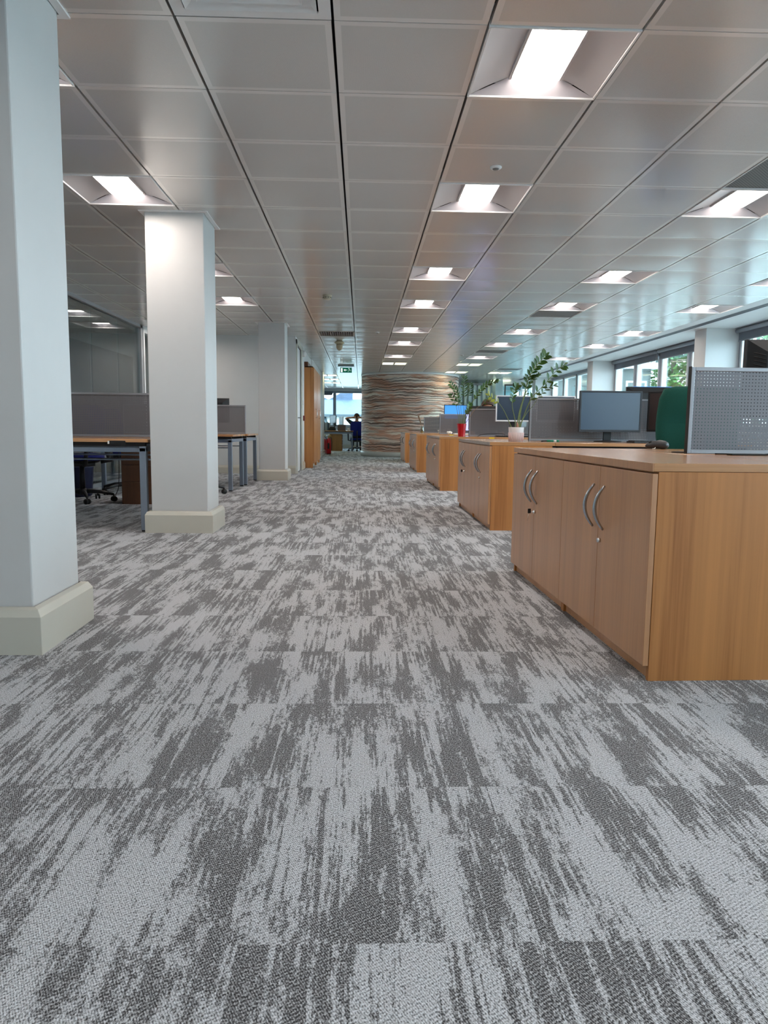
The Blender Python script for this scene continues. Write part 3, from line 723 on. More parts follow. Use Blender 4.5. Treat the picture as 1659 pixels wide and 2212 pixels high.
for k, (x, y, rz, L) in enumerate(clusters):
    w = L / 2; c, s = math.cos(rz), math.sin(rz)
    def W_(lx, ly): return (x + c * lx - s * ly, y + s * lx + c * ly)
    g = 'beech cupboards along the aisle'
    cupboard((x, y), rz, 0, w - .001, False, 'beech double-door cupboard of the pair %s, nearer half' % cname[k], g)
    cupboard((x, y), rz, w, w - .001, k < 2, 'beech double-door cupboard of the pair %s, farther half%s' % (cname[k], ' with key' if k < 2 else ''), g)
    px, py = W_(-.018, 0)
    worktop(px, py, rz, .52, L, 'beech worktop over the pair of aisle cupboards %s' % cname[k], k > 0)
    px, py = W_(.505, 0); desk(px, py, rz, 1.6, L / 2 - .02, 'beech desk behind the cupboards %s, nearer of the back-to-back pair' % cname[k], grp='desks right of the aisle', legs=(0, 0, 1, 1), sticker=None)
    px, py = W_(.505, L / 2 + .02); desk(px, py, rz, 1.6, L / 2 - .02, 'beech desk behind the cupboards %s, farther of the back-to-back pair' % cname[k], grp='desks right of the aisle', legs=(0, 0, 1, 1))
    px, py = W_(.50 + (.078 if k == 0 else 0), L / 2 + (.10 if k == 0 else 0)); divider(px, py, rz, 1.6, DZ + .001, 1.095, 'grey perforated desk screen on the desks %s' % cname[k])
# yellow labels on desk edges
for (lx, ly, lab) in ((1.66, 9.42, 'yellow sticker on the edge of the third desk row, near the white pot'), (1.62, 13.35, 'yellow sticker on the fourth desk row edge behind the red pot')):
    tag(MB().box(lx, ly - .0025, DZ - .02, lx + .07, ly - .0005, DZ - .004).build('sticker', plain('yellow_label', srgb(238, 200, 20), .5)), lab, 'sticker')

# left desks
LX = -3.23
desk(LX, 5.50, 0, 1.63, .92, 'beech desk with grey metal legs beside the second pillar, nearer one', grp='desks left of the aisle')
desk(LX, 6.46, 0, 1.63, .92, 'beech desk with grey metal legs behind the second pillar, farther one', grp='desks left of the aisle')
divider(LX, 6.44, 0, 1.62, DZ + .001, 1.085, 'grey perforated screen on the desks between the first two pillars')
desk(LX, 9.04, 0, 1.65, .95, 'beech desk with grey metal legs between second and third pillar, nearer one', grp='desks left of the aisle', sticker=1.15)
desk(LX, 10.02, 0, 1.68, 1.02, 'beech desk with grey metal legs between second and third pillar, farther one', grp='desks left of the aisle')
divider(LX, 10.005, 0, 1.66, DZ + .001, 1.095, 'grey perforated screen on the desks between second and third pillar')
t = thing('power_socket', 'small black socket box under the edge of the near left desk', 'socket', (-1.86, 5.51, .672))
MB().box(-.02, -.014, -.01, .1, .0, .018).build('box', M_black, t); MB().box(-.03, -.016, -.006, -.018, .0, .016).build('plug', M_conc, t)

# pedestal and bin under the left desk
t = thing('pedestal', 'dark brown drawer pedestal under the near left desks', 'pedestal', (-2.45, 7.5, 0))
MB().box(0, 0, .0, .42, .5, .58).build('carcass', M_walnut, t, bevel=.002)
for k in range(3): MB().box(.01, -.012, .07 + k * .17, .41, 0, .23 + k * .17).build('drawer', M_walnut, t)
t = thing('waste_bin', 'dark blue waste bin on the carpet behind the office chair', 'bin', (-3.2, 8.3, 0))
MB().lathe([(.13, 0), (.15, .02), (.17, .33), (.175, .34), (.16, .34), (.12, .03)], n=20).build('body', plain('dark_blue_plastic', srgb(16, 24, 58), .5), t)

# ------------------------------------------------------------------ monitors and small desk things
def monitor(x, y, rz, z0, w, h, label, casing, screen, base_z=DZ, back=False, group='computer monitors'):
    """front of the monitor faces -y; z0 = bottom of the casing"""
    t = thing('monitor', label, 'monitor', (x, y, base_z), rz, group)
    b = z0 - base_z; e = .016
    m = MB(); m.box(-w / 2, 0, b, -w / 2 + e, .03, b + h); m.box(w / 2 - e, 0, b, w / 2, .03, b + h); m.box(-w / 2 + e, 0, b, w / 2 - e, .03, b + e * 1.3); m.box(-w / 2 + e, 0, b + h - e, w / 2 - e, .03, b + h)
    m.build('bezel', casing, t, bevel=.002)
    MB().box(-w / 2 + e, .004, b + e * 1.3, w / 2 - e, .01, b + h - e).build('screen', screen, t)
    m = MB(); a = .05
    m.add([(-w / 2 + .003, .03, b + .003), (w / 2 - .003, .03, b + .003), (w / 2 - .003, .03, b + h - .003), (-w / 2 + .003, .03, b + h - .003),
           (-w / 2 + a * 1.7, .062, b + a * 1.2), (w / 2 - a * 1.7, .062, b + a * 1.2), (w / 2 - a * 1.7, .062, b + h - a * 1.2), (-w / 2 + a * 1.7, .062, b + h - a * 1.2)],
          [(4, 5, 6, 7), (0, 1, 5, 4), (1, 2, 6, 5), (2, 3, 7, 6), (3, 0, 4, 7), (0, 3, 2, 1)])
    sh = m.build('back_shell', M_black if back else M_dark, t)
    if back:
        mm = MB()
        for k in range(12):
            u = -.13 + k * .022; mm.tube([(u - .02, .042, b + h - .028), (u + .012, .0615, b + h - .058)], .0035, 6)
        for k in range(8):
            z = b + h - .075 - k * .018; mm.tube([(w / 2 - .03, .038, z + .012), (w / 2 - .07, .056, z), (w / 2 - .11, .0625, z - .004)], .0035, 6)
            mm.tube([(-w / 2 + .03, .038, z + .012), (-w / 2 + .07, .056, z), (-w / 2 + .11, .0625, z - .004)], .0035, 6)
        mm.build('cooling_slot', M_black, t)
        MB().box(-.11, .062, b + .03, .11, .085, b + h - .075).build('rear_housing', M_black, t, bevel=.004)
    m = MB(); m.box(-.035, .062, .01, .035, .085, b + h * .55); m.build('stand', M_dark, t, bevel=.004)
    MB().lathe([(.12, 0), (.12, .008), (.04, .014)], c=(0, .05, 0), n=28).build('foot', M_dark, t)
    return t
M_frame = plain('monitor_grey', srgb(48, 54, 62), .4)
M_navy = plain('navy_screen', srgb(42, 56, 74), .25, spec=.6)
M_lit = plain('lit_blue_screen', srgb(70, 150, 240), .4, emit=.22, ecol=srgb(60, 140, 240))
M_lit2 = plain('lit_lilac_screen', srgb(190, 196, 250), .4, emit=.25, ecol=srgb(170, 180, 250))
M_brown = plain('brown_screen', srgb(62, 52, 52), .35)
monitor(2.20, 6.40, 0, .792, .555, .362, 'dark monitor with blank blue-grey screen in front of the second desk screen', M_frame, M_screen)
monitor(2.75, 6.35, -.9, .80, .52, .36, 'dark monitor turned sideways beside the green chair', M_dark, M_brown)
monitor(2.84, 7.05, PI, .83, .56, .40, 'black monitor seen from behind over the second desk screen', M_dark, M_navy)
monitor(2.067, 9.88, 0, .913, .488, .352, 'white-framed monitor with blank screen behind the white plant pot', M_wmon, M_navy)
monitor(2.645, 9.88, 0, .915, .53, .352, 'white-framed monitor mostly hidden behind the second desk screen', M_wmon, M_navy)
monitor(3.32, 8.2, 0, .96, .5, .345, 'bright blue-edged monitor rising behind the black one left of the green chair', M_lit, M_navy, base_z=0.0)
monitor(2.10, 3.50, PI, .875, .53, .37, 'big black monitor seen from behind above the nearest desk screen, vents showing', M_dark, M_navy, back=True)
monitor(1.83, 10.75, PI, .80, .5, .345, 'black monitor seen from behind over the third desk screen', M_dark, M_navy)
monitor(2.25, 17.45, 0, 1.03, .55, .35, 'monitor with lit bright blue screen above the fourth desk screen', M_frame, M_lit)
monitor(2.21, 13.75, 0, .76, .5, .34, 'monitor with lit lilac screen behind the red plant pot', M_frame, M_lit2)
monitor(-2.12, 10.45, PI, .86, .5, .34, 'black monitor above the desk screen between second and third pillar', M_dark, M_navy)

def keyboard(x, y, rz, label):
    t = thing('keyboard', label, 'keyboard', (x, y, DZ), rz, 'black keyboards')
    MB().box(-.22, -.07, .002, .22, .07, .016).build('body', M_dark, t, bevel=.003)
    m = MB()
    for a in range(15):
        for b in range(5): m.box(-.21 + a * .028, -.06 + b * .024, .016, -.21 + a * .028 + .023, -.06 + b * .024 + .02, .022)
    k = m.build('key_field', M_black, t)
keyboard(2.45, 6.0, .1, 'black keyboard lying in front of the blue-grey monitor'); keyboard(2.0, 9.62, 0, 'black keyboard lying behind the white plant pot')
# pointing device
t = thing('computer_mouse', 'dark grey corded mouse on the far edge of the nearest desks', 'mouse', (1.655, 4.03, DZ))
MB().tube([(-.062, 0, .014), (-.052, 0, .018), (-.03, 0, .024), (-.008, 0, .026), (.015, 0, .027), (.04, 0, .024), (.058, 0, .02), (.066, 0, .016)], [.008, .015, .02, .021, .025, .024, .018, .006], 18, flat=1.0).build('body', plain('mouse_grey', srgb(58, 58, 60), .4), t)
MB().tube([(-.05, -.008, .034), (-.035, -.01, .042)], .004, 8).build('scroll_wheel', M_black, t)
MB().tube([(-.02, -.03, .01), (-.03, -.05, .006), (-.045, -.055, .004)], .002).build('cord', M_conc, t)
t = thing('desk_grommet', 'round black cable grommet on the nearest desk beside the screen', 'grommet', (1.52, 3.42, DZ))
MB().lathe([(.04, 0), (.04, .004), (.03, .006)], n=24).build('ring', M_black, t)
t = thing('marker_pen', 'green and white marker pen lying on the second worktop', 'pen', (1.60, 6.2, DZ + .008))
MB().tube([(-.01, 0, 0), (.05, .01, 0)], .008).build('barrel', plain('pen_green', srgb(0, 120, 90), .4), t); MB().tube([(.05, .01, 0), (.075, .014, 0)], .0078).build('band', M_conc, t)
MB().tube([(.075, .014, 0), (.10, .018, 0)], .008).build('cap', plain('pen_green', srgb(0, 120, 90), .4), t); MB().tube([(-.06, -.008, -.003), (-.01, 0, 0)], .005).build('tip', M_black, t)
def cable(pts, r, label):
    # smooth curve through points
    P_ = [Vector(p) for p in pts]; out = []
    for i in range(len(P_) - 1):
        a, b, c, d = P_[max(i - 1, 0)], P_[i], P_[i + 1], P_[min(i + 2, len(P_) - 1)]
        for q in range(8):
            u = q / 8; out.append(0.5 * ((2 * b) + (-a + c) * u + (2 * a - 5 * b + 4 * c - d) * u * u + (-a + 3 * b - 3 * c + d) * u ** 3))
    out.append(P_[-1]); o = MB().tube(out, r, 6).build('cable', M_black); tag(o, label, 'cable'); return o
Z = DZ + .004
cable([(1.56, 3.16, Z), (1.7, 3.13, Z), (1.8, 3.15, Z), (1.93, 3.16, Z + .012), (2.08, 3.1, Z + .01), (2.3, 3.12, Z)], .0035, 'black cable lying along the foot of the nearest desk screen')
cable([(1.74, 3.1, Z), (1.87, 3.08, Z + .015), (2.0, 3.05, Z + .01), (2.02, 3.0, Z), (1.9, 2.98, Z), (1.88, 3.03, Z + .018), (1.93, 3.07, Z + .03), (2.1, 3.1, Z + .012)], .003, 'looped black cable at the right edge on the nearest desk')
MBo = MB().box(1.60, 3.09, DZ + .0005, 1.76, 3.14, DZ + .007).build('power_strip', M_black, bevel=.002); tag(MBo, 'flat black strip lying in front of the nearest desk screen', 'power strip')
cable([(1.62, 10.1, Z), (1.66, 10.05, Z + .02), (1.75, 9.98, Z + .035), (1.9, 9.98, Z + .037), (1.98, 9.98, Z + .03)], .004, 'black monitor cable curving over the third desk row')
cable([(2.12, 9.98, Z + .04), (2.3, 9.95, Z + .03), (2.45, 9.9, Z + .0)], .004, 'thin black cable right of the white plant pot')
cable([(-2.6, 7.9, .68), (-2.61, 7.92, .4), (-2.63, 7.95, .15), (-2.68, 8.0, .05), (-2.72, 8.1, .006)], .004, 'black cable hanging under the left desks')

# glass vase with dried stem
t = thing('glass_vase', 'small clear glass jar with a dried pampas stem on the fourth aisle row', 'vase', (1.25, 15.0, DZ))
MB().lathe([(.03, .0), (.042, .01), (.045, .06), (.036, .10), (.03, .14), (.034, .15), (.031, .15), (.027, .14), (.032, .1), (.04, .06), (.037, .014)], n=20).build('jar', glass('vase_glass', (.86, .9, .88, 1), .8), t)
m = MB(); m.tube([(.01, 0, .02), (-.02, 0, .2), (-.06, 0, .30)], .003); m.tube([(-.02, 0, .18), (-.045, 0, .27), (-.075, 0, .35), (-.085, 0, .385)], [.006, .016, .018, .005], 10); m.build('dried_plume', plain('dried_brown', srgb(136, 112, 92), .9, grain=.3, gscale=90), t)
MB().lathe([(.036, .012), (.038, .05)], n=16).build('shell_filling', plain('amber_stones', srgb(206, 170, 110), .6, grain=.3, gscale=80), t)
# phone, box, tissue
t = thing('desk_phone', 'white desk telephone on the fifth desk row by the grey screen', 'telephone', (1.95, 17.6, DZ))
MB().box(-.09, -.08, 0, .09, .08, .03).build('base', M_white, t, bevel=.01); MB().tube([(-.1, 0, .05), (-.06, 0, .065), (.04, 0, .065), (.09, 0, .08)], [.02, .014, .014, .022]).build('handset', plain('phone_grey', srgb(190, 188, 186), .5), t)
t = thing('card_box', 'small cream box standing beside the desk telephone', 'box', (2.13, 17.7, DZ)); MB().box(-.045, -.03, 0, .045, .03, .11).build('carton', plain('cream_card', srgb(214, 208, 188), .7), t, bevel=.002)
t = thing('tissue', 'crumpled white tissue on the desk left of the red pot', 'tissue', (1.66, 13.7, DZ))
m = MB()
for k in range(7):
    a = random.random() * 6.28; m.blob((.03 * math.cos(a), .02 * math.sin(a), .02 + .02 * random.random()), (.035 * random.uniform(.5, 1), .02, .028 * random.uniform(.6, 1)), 6, 4)
m.build('paper', M_conc, t)
t = thing('papers', 'flat stack of white papers behind the red pot', 'papers', (2.02, 13.5, DZ)); MB().box(-.3, -.1, 0, .25, .1, .02).build('sheet_stack', M_conc, t)

# ------------------------------------------------------------------ potted plants
M_leaf = plain('glossy_leaf', srgb(50, 84, 28), .35, grain=.3, gscale=14); M_leafy = plain('yellow_leaf', srgb(132, 138, 34), .4, grain=.2, gscale=20)
M_stem = plain('green_stem', srgb(104, 118, 62), .5, grain=.2); M_stemb = plain('brown_stem', srgb(120, 92, 66), .6)
def catmull(pts, n=10):
    P_ = [Vector(p) for p in pts]; out = []
    for i in range(len(P_) - 1):
        a, b, c, d = P_[max(i - 1, 0)], P_[i], P_[i + 1], P_[min(i + 2, len(P_) - 1)]
        for q in range(n):
            u = q / n; out.append(0.5 * ((2 * b) + (-a + c) * u + (2 * a - 5 * b + 4 * c - d) * u * u + (-a + 3 * b - 3 * c + d) * u ** 3))
    out.append(P_[-1]); return out
def leaf(m, base, d, nrm, L, W):
    d = d.normalized(); s = d.cross(nrm).normalized(); n = s.cross(d).normalized()
    vs = []; rows_ = [(0, .08), (.18, .55), (.4, .95), (.62, 1), (.82, .65), (1, .03)]
    for u, w in rows_:
        c = base + d * L * u + n * (-.14 * L * u * u)
        vs += [c - s * W * w * .5 + n * .10 * W * w, c, c + s * W * w * .5 + n * .10 * W * w]
    k = len(rows_); fs = []
    for a in range(k - 1): fs += [(a * 3, a * 3 + 1, a * 3 + 4, a * 3 + 3), (a * 3 + 1, a * 3 + 2, a * 3 + 5, a * 3 + 4)]
    off = len(vs); th = n * (-.0012); vs2 = [v + th for v in vs]
    m.add(vs + vs2, fs + [tuple(i + off for i in reversed(f)) for f in fs], True)
def plant(t, stems):
    for pts, r, leaves, L, W, matl, fan, start in stems:
        c = catmull(pts, 10); n = len(c)
        st = MB().tube(c, [r * (1 - .65 * i / (n - 1)) for i in range(n)], 8).build('stem', M_stemb if matl == 'b' else M_stem, t)
        if not leaves: continue
        m = MB(); yaw = random.random() * 6.28 if fan is None else fan
        for k in range(leaves):
            u = start + (1 - start) * (k // 2 + (.25 if k % 2 else 0)) / max(1, (leaves - 1) // 2 + .3)
            i = min(n - 2, int(u * (n - 1))); p = c[i] + (c[i + 1] - c[i]) * (u * (n - 1) - i) if u < 1 else c[-1]
            T = (c[min(i + 1, n - 1)] - c[max(i - 1, 0)]).normalized()
            side = Vector((math.cos(yaw), math.sin(yaw), 0)); side = (side - T * side.dot(T)).normalized()
            if k % 2: side = -side
            d = side * .9 + T * (.65 + .25 * random.random()) + Vector((random.uniform(-.18, .18), random.uniform(-.25, .25), random.uniform(-.15, .15)))
            sc = (.75 + .5 * math.sin(PI * min(1, .25 + (u - start) * .8))) * random.uniform(.85, 1.1)
            leaf(m, p, d, T.cross(side) + T * .2 + Vector((0, -.2, .2)), L * sc, W * sc)
        leaf(m, c[-1], c[-1] - c[-3], Vector((0, -1, .3)), L * .9, W * .9)
        m.build('leaves', M_leafy if matl == 'y' else M_leaf, t)
# white pot plant: pixels of the plant translated to metres at the pot's distance (pot centre at 0)
def stemset(y0, cx, bz, k, raw):
    out = []
    for pts, r, n, L, W, mt, fan, start in raw:
        out.append(([((a - cx) * k, yy, (bz - b) * k + .0) for a, b, yy in pts], r, n, L, W, mt, fan, start))
    return out
k1 = 6.1 / 1567 / 5.184
PY1 = 6.1
t = thing('potted_plant', 'glossy-leaved plant in a white and pink ribbed pot on the second aisle worktop', 'plant', (1.302, PY1, DZ))
MB().lathe([(.055, .0), (.058, .004), (.0645, .118), (.0645, .120), (.059, .120), (.055, .105), (.002, .104)], n=40).build('pot', plain('white_ceramic', srgb(232, 230, 232), .3), t)
m = MB()
for k in range(36):
    a = 2 * PI * k / 36; ca, sa = math.cos(a), math.sin(a)
    m.tube([(.0590 * ca, .0590 * sa, .004), (.0635 * ca, .0635 * sa, .076)], .0028, 6)
m.build('ribbed_band', plain('pink_ceramic', srgb(222, 196, 196), .4), t)
MB().lathe([(.054, .095), (.01, .108)], n=20).build('soil', plain('soil', srgb(58, 44, 34), .95, grain=.3), t)
R1 = [([(912, 985, 0), (940, 800, .01), (985, 640, .02), (1020, 480, .02), (1060, 370, .0), (1130, 270, -.01), (1200, 195, -.01)], .0055, 22, .055, .024, 'g', 0.2, .42),
      ([(950, 985, .01), (985, 850, .0), (1060, 660, -.02), (1200, 500, -.03), (1320, 360, -.02), (1410, 290, -.01)], .0045, 15, .05, .02, 'g', 0.3, .38),
      ([(858, 985, .02), (770, 800, .03), (690, 700, .02), (590, 635, .0)], .0035, 7, .042, .02, 'y', 0.5, .62),
      ([(892, 985, -.01), (885, 900, -.01), (850, 770, -.02), (845, 690, -.02), (860, 600, -.02), (885, 540, -.02)], .004, 10, .048, .028, 'g', .6, .55),
      ([(940, 985, .02), (1020, 830, .03), (1100, 730, .03), (1150, 640, .02), (1220, 560, .01), (1310, 510, .0)], .0028, 9, .04, .014, 'g', .3, .6),
      ([(935, 985, .0), (955, 800, .02), (1000, 620, .03), (1070, 470, .03), (1120, 420, .02)], .005, 12, .052, .02, 'g', 1.0, .5)]
plant(t, stemset(PY1, 905, 1140, k1, R1))
MB().tube([(.004, -.02, .10), (.006, -.02, .14), (.0, -.02, .165)], [.012, .009, .001], 8).build('dry_sheath', plain('dry_sheath', srgb(176, 128, 106), .8), t)
PY2 = 9.75; k2 = PY2 / 1567 / 5.184
t = thing('potted_plant', 'feathery green plant in a red pot on the third aisle worktop', 'plant', (1.345, PY2, DZ))
MB().lathe([(.044, 0), (.047, .003), (.063, .166), (.064, .172), (.058, .172), (.054, .155), (.002, .154)], n=10, smooth=False).build('pot', plain('red_glaze', srgb(170, 10, 24), .25), t)
MB().lathe([(.053, .145), (.01, .158)], n=16).build('soil', plain('soil', srgb(58, 44, 34), .95, grain=.3), t)
R2 = [([(275, 965, 0), (225, 740, .01), (175, 640, .02)], .004, 8, .045, .022, 'g', 0.2, .45),
      ([(285, 965, 0), (255, 740, .0), (220, 600, -.02), (160, 510, -.02)], .004, 15, .045, .022, 'g', .2, .38),
      ([(292, 965, 0), (285, 760, .02), (270, 660, .02), (250, 580, .02)], .004, 14, .045, .02, 'g', .7, .4),
      ([(305, 965, 0), (318, 700, .0), (315, 560, -.01), (312, 445, -.01)], .004, 18, .05, .013, 'g', 0.1, .42),
      ([(312, 965, 0), (345, 700, .02), (380, 600, .02), (385, 520, .02)], .0035, 16, .048, .012, 'g', 0.1, .5),
      ([(320, 965, 0), (395, 740, -.02), (470, 610, -.04), (560, 520, -.03), (665, 480, -.02)], .0055, 20, .055, .03, 'g', .6, .35),
      ([(328, 965, 0), (440, 800, .03), (530, 730, .04), (600, 670, .04)], .004, 6, .042, .022, 'b', .5, .72),
      ([(300, 965, -.01), (330, 850, -.03), (365, 790, -.04), (370, 740, -.04)], .004, 9, .05, .032, 'g', .5, .35)]
plant(t, stemset(PY2, 297, 1093, k2, R2))

# ------------------------------------------------------------------ office chairs
def chair(x, y, rz, label, fab, group=None, seat_z=.46, back_top=1.0, arms=False, wide=.44):
    t = thing('office_chair', label, 'chair', (x, y, 0), rz, group)
    # front of the chair faces -y
    m = MB()
    def SP(u, v):
        a = u * 2 * PI; r = math.cos((v - .5) * PI) ** .35
        cx, cy = math.cos(a), math.sin(a); k = (abs(cx) ** 3.2 + abs(cy) ** 3.2) ** (-1 / 3.2)
        return (wide / 2 * cx * k * r, .22 * cy * k * r, seat_z + .04 * math.sin((v - .5) * PI) + (-.02 if cy < -.8 else 0) * r)
    m.grid(SP, 28, 8); m.build('seat', fab, t)
    m = MB(); m.lathe([(.05, seat_z - .09), (.17, seat_z - .055), (.19, seat_z - .035)], n=20); m.box(-.11, -.12, seat_z - .09, .11, .14, seat_z - .05); m.build('seat_pan', M_dark, t)
    hb = back_top - seat_z - .12; w = wide * .96
    def BP(u, v):
        a = u * 2 * PI; cx, cz = math.cos(a), math.sin(a); k = (abs(cx) ** 9 + abs(cz) ** 9) ** (-1 / 9.0); r = math.cos((v - .5) * PI) ** .3
        zz = cz * k * r; ww = w / 2 * (1 - .05 * (zz > 0) * zz * zz - .16 * (zz < 0) * zz * zz)
        return (ww * cx * k * r, .24 + .035 * math.sin((v - .5) * PI) + .06 * (1 - math.cos(cx * 1.0)) * -1 + .05 * (zz + 1) * .5, seat_z + .12 + hb / 2 + hb / 2 * zz)
    m = MB(); m.grid(BP, 32, 8); m.build('backrest', fab, t)
    MB().tube([(0, .12, seat_z - .07), (0, .26, seat_z - .06), (0, .31, seat_z + .05), (0, .315, seat_z + hb * .6)], .02, 8, flat=1.6).build('back_support', M_dark, t)
    MB().tube([(0, 0, .1), (0, 0, seat_z - .07)], [.03, .024], 12).build('gas_lift', M_dark, t)
    MB().lathe([(.035, .07), (.05, .075), (.05, .12), (.035, .14)], n=16).build('hub', M_dark, t)
    for k in range(5):
        a = 2 * PI * k / 5 + .3
        lg = MB().tube([(.03 * math.cos(a), .03 * math.sin(a), .11), (.17 * math.cos(a), .17 * math.sin(a), .105), (.31 * math.cos(a), .31 * math.sin(a), .075)], [.026, .02, .014], 8).build('base_leg', M_dark, t)
        cx, cy = .31 * math.cos(a), .31 * math.sin(a); c = MB()
        for q in (-1, 1):
            ox, oy = -math.sin(a + .6) * .016 * q, math.cos(a + .6) * .016 * q
            c.tube([(cx + ox * .45, cy + oy * .45, .028), (cx + ox * 1.5, cy + oy * 1.5, .028)], .028, 14)
        c.tube([(cx, cy, .035), (cx, cy, .075)], .009, 6); c.build('castor', M_black, lg)
    if arms:
        for q in (-1, 1):
            MB().tube([(q * (wide / 2 - .04), .05, seat_z - .05), (q * (wide / 2 + .06), .05, seat_z - .04), (q * (wide / 2 + .07), .04, seat_z + .2), (q * (wide / 2 + .06), -.12, seat_z + .21)], .016, 8, flat=1.4).build('armrest', M_dark, t)
    return t
chair(-2.93, 7.72, PI + .5, 'dark blue office chair nearest the camera under the left desks', M_blue, 'blue office chairs', arms=True, seat_z=.47)
chair(-2.78, 8.72, 2.6, 'dark blue office chair behind the nearer one under the left desks', M_blue, 'blue office chairs', arms=True, seat_z=.50)
chair(-1.95, 8.75, PI + .3, 'dark office chair tucked under the desks behind the second pillar', M_blue, 'blue office chairs', seat_z=.45, back_top=.82)
chair(2.215, 4.93, PI - .1, 'green high-backed office chair between the first two desk rows', M_green, seat_z=.50, back_top=1.095, wide=.56)

# ------------------------------------------------------------------ far work place with the person
FZ = .705
t = desk(-1.75, 25.2, 0, 1.48, .8, 'desk with grey metal frame at the end of the corridor', zt=FZ)
t = thing('pedestal', 'beech drawer pedestal under the far corridor desk', 'pedestal', (-1.10, 25.32, 0))
MB().box(0, 0, .0, .43, .55, .585).build('carcass', wood('pedestal_beech', srgb(150, 108, 64), srgb(128, 88, 50), 'Z'), t, bevel=.002)
for k in range(3):
    dr = MB().box(.43, .03, .03 + k * .185, .447, .52, .20 + k * .185).build('drawer', M_walnut, t); MB().blob((.46, .27, .15 + k * .185), (.008, .008, .008)).build('knob', M_lock, dr)
for k in range(6):
    h = .26 + .05 * random.random(); b = MB().box(0, 0, 0, .035, .24, h).build('folder', plain('folder_%d' % (k % 3), [srgb(120, 150, 170), srgb(60, 80, 96), srgb(196, 208, 212)][k % 3], .5), loc=(-1.34 + k * .045, 25.45, FZ), bevel=.002)
    tag(b, ['pale blue folder upright on the far desk, leftmost', 'dark slate folder upright on the far desk, second from the left', 'whitish folder upright on the far desk, third from the left', 'pale blue folder upright on the far desk, fourth from the left', 'dark slate folder upright on the far desk, fifth from the left', 'whitish folder upright on the far desk, nearest the monitors'][k], 'folder', 'folders on the far desk')
monitor(-1.0, 25.62, -1.1, .87, .5, .36, 'dark monitor turned sideways on the far desk, left one', M_dark, M_navy, base_z=FZ)
monitor(-.72, 25.83, -1.2, .85, .40, .34, 'pale backed monitor turned sideways on the far desk, right one', M_wmon, plain('pale_screen', srgb(150, 180, 190), .4), base_z=FZ)
t = thing('printer', 'black desktop device on the far desk under the monitors', 'printer', (-1.0, 25.35, FZ)); MB().box(-.12, -.1, 0, .12, .1, .09).build('body', M_dark, t, bevel=.01); MB().box(-.09, -.08, .09, .09, .08, .13).build('lid', M_dark, t, bevel=.006)
t = thing('laptop', 'grey laptop seen from behind, open on the far desk', 'laptop', (-.68, 25.4, FZ)); MB().box(-.14, 0, 0, .14, .2, .014).build('keyboard_deck', M_frame, t)
l = MB().box(-.14, -.012, 0, .14, 0, .2).build('lid', plain('laptop_brown', srgb(112, 104, 102), .4), t); l.rotation_euler = (.22, 0, 0); l.location = (0, 0, .012)
t = thing('mug', 'small white mug on the far desk before the person', 'mug', (-.44, 25.4, FZ)); MB().lathe([(.03, 0), (.036, .002), (.038, .09), (.034, .09), (.032, .01)], n=16).build('cup', M_white, t); MB().tube([(.036, 0, .07), (.06, 0, .06), (.06, 0, .03), (.036, 0, .02)], .005).build('handle', M_white, t)

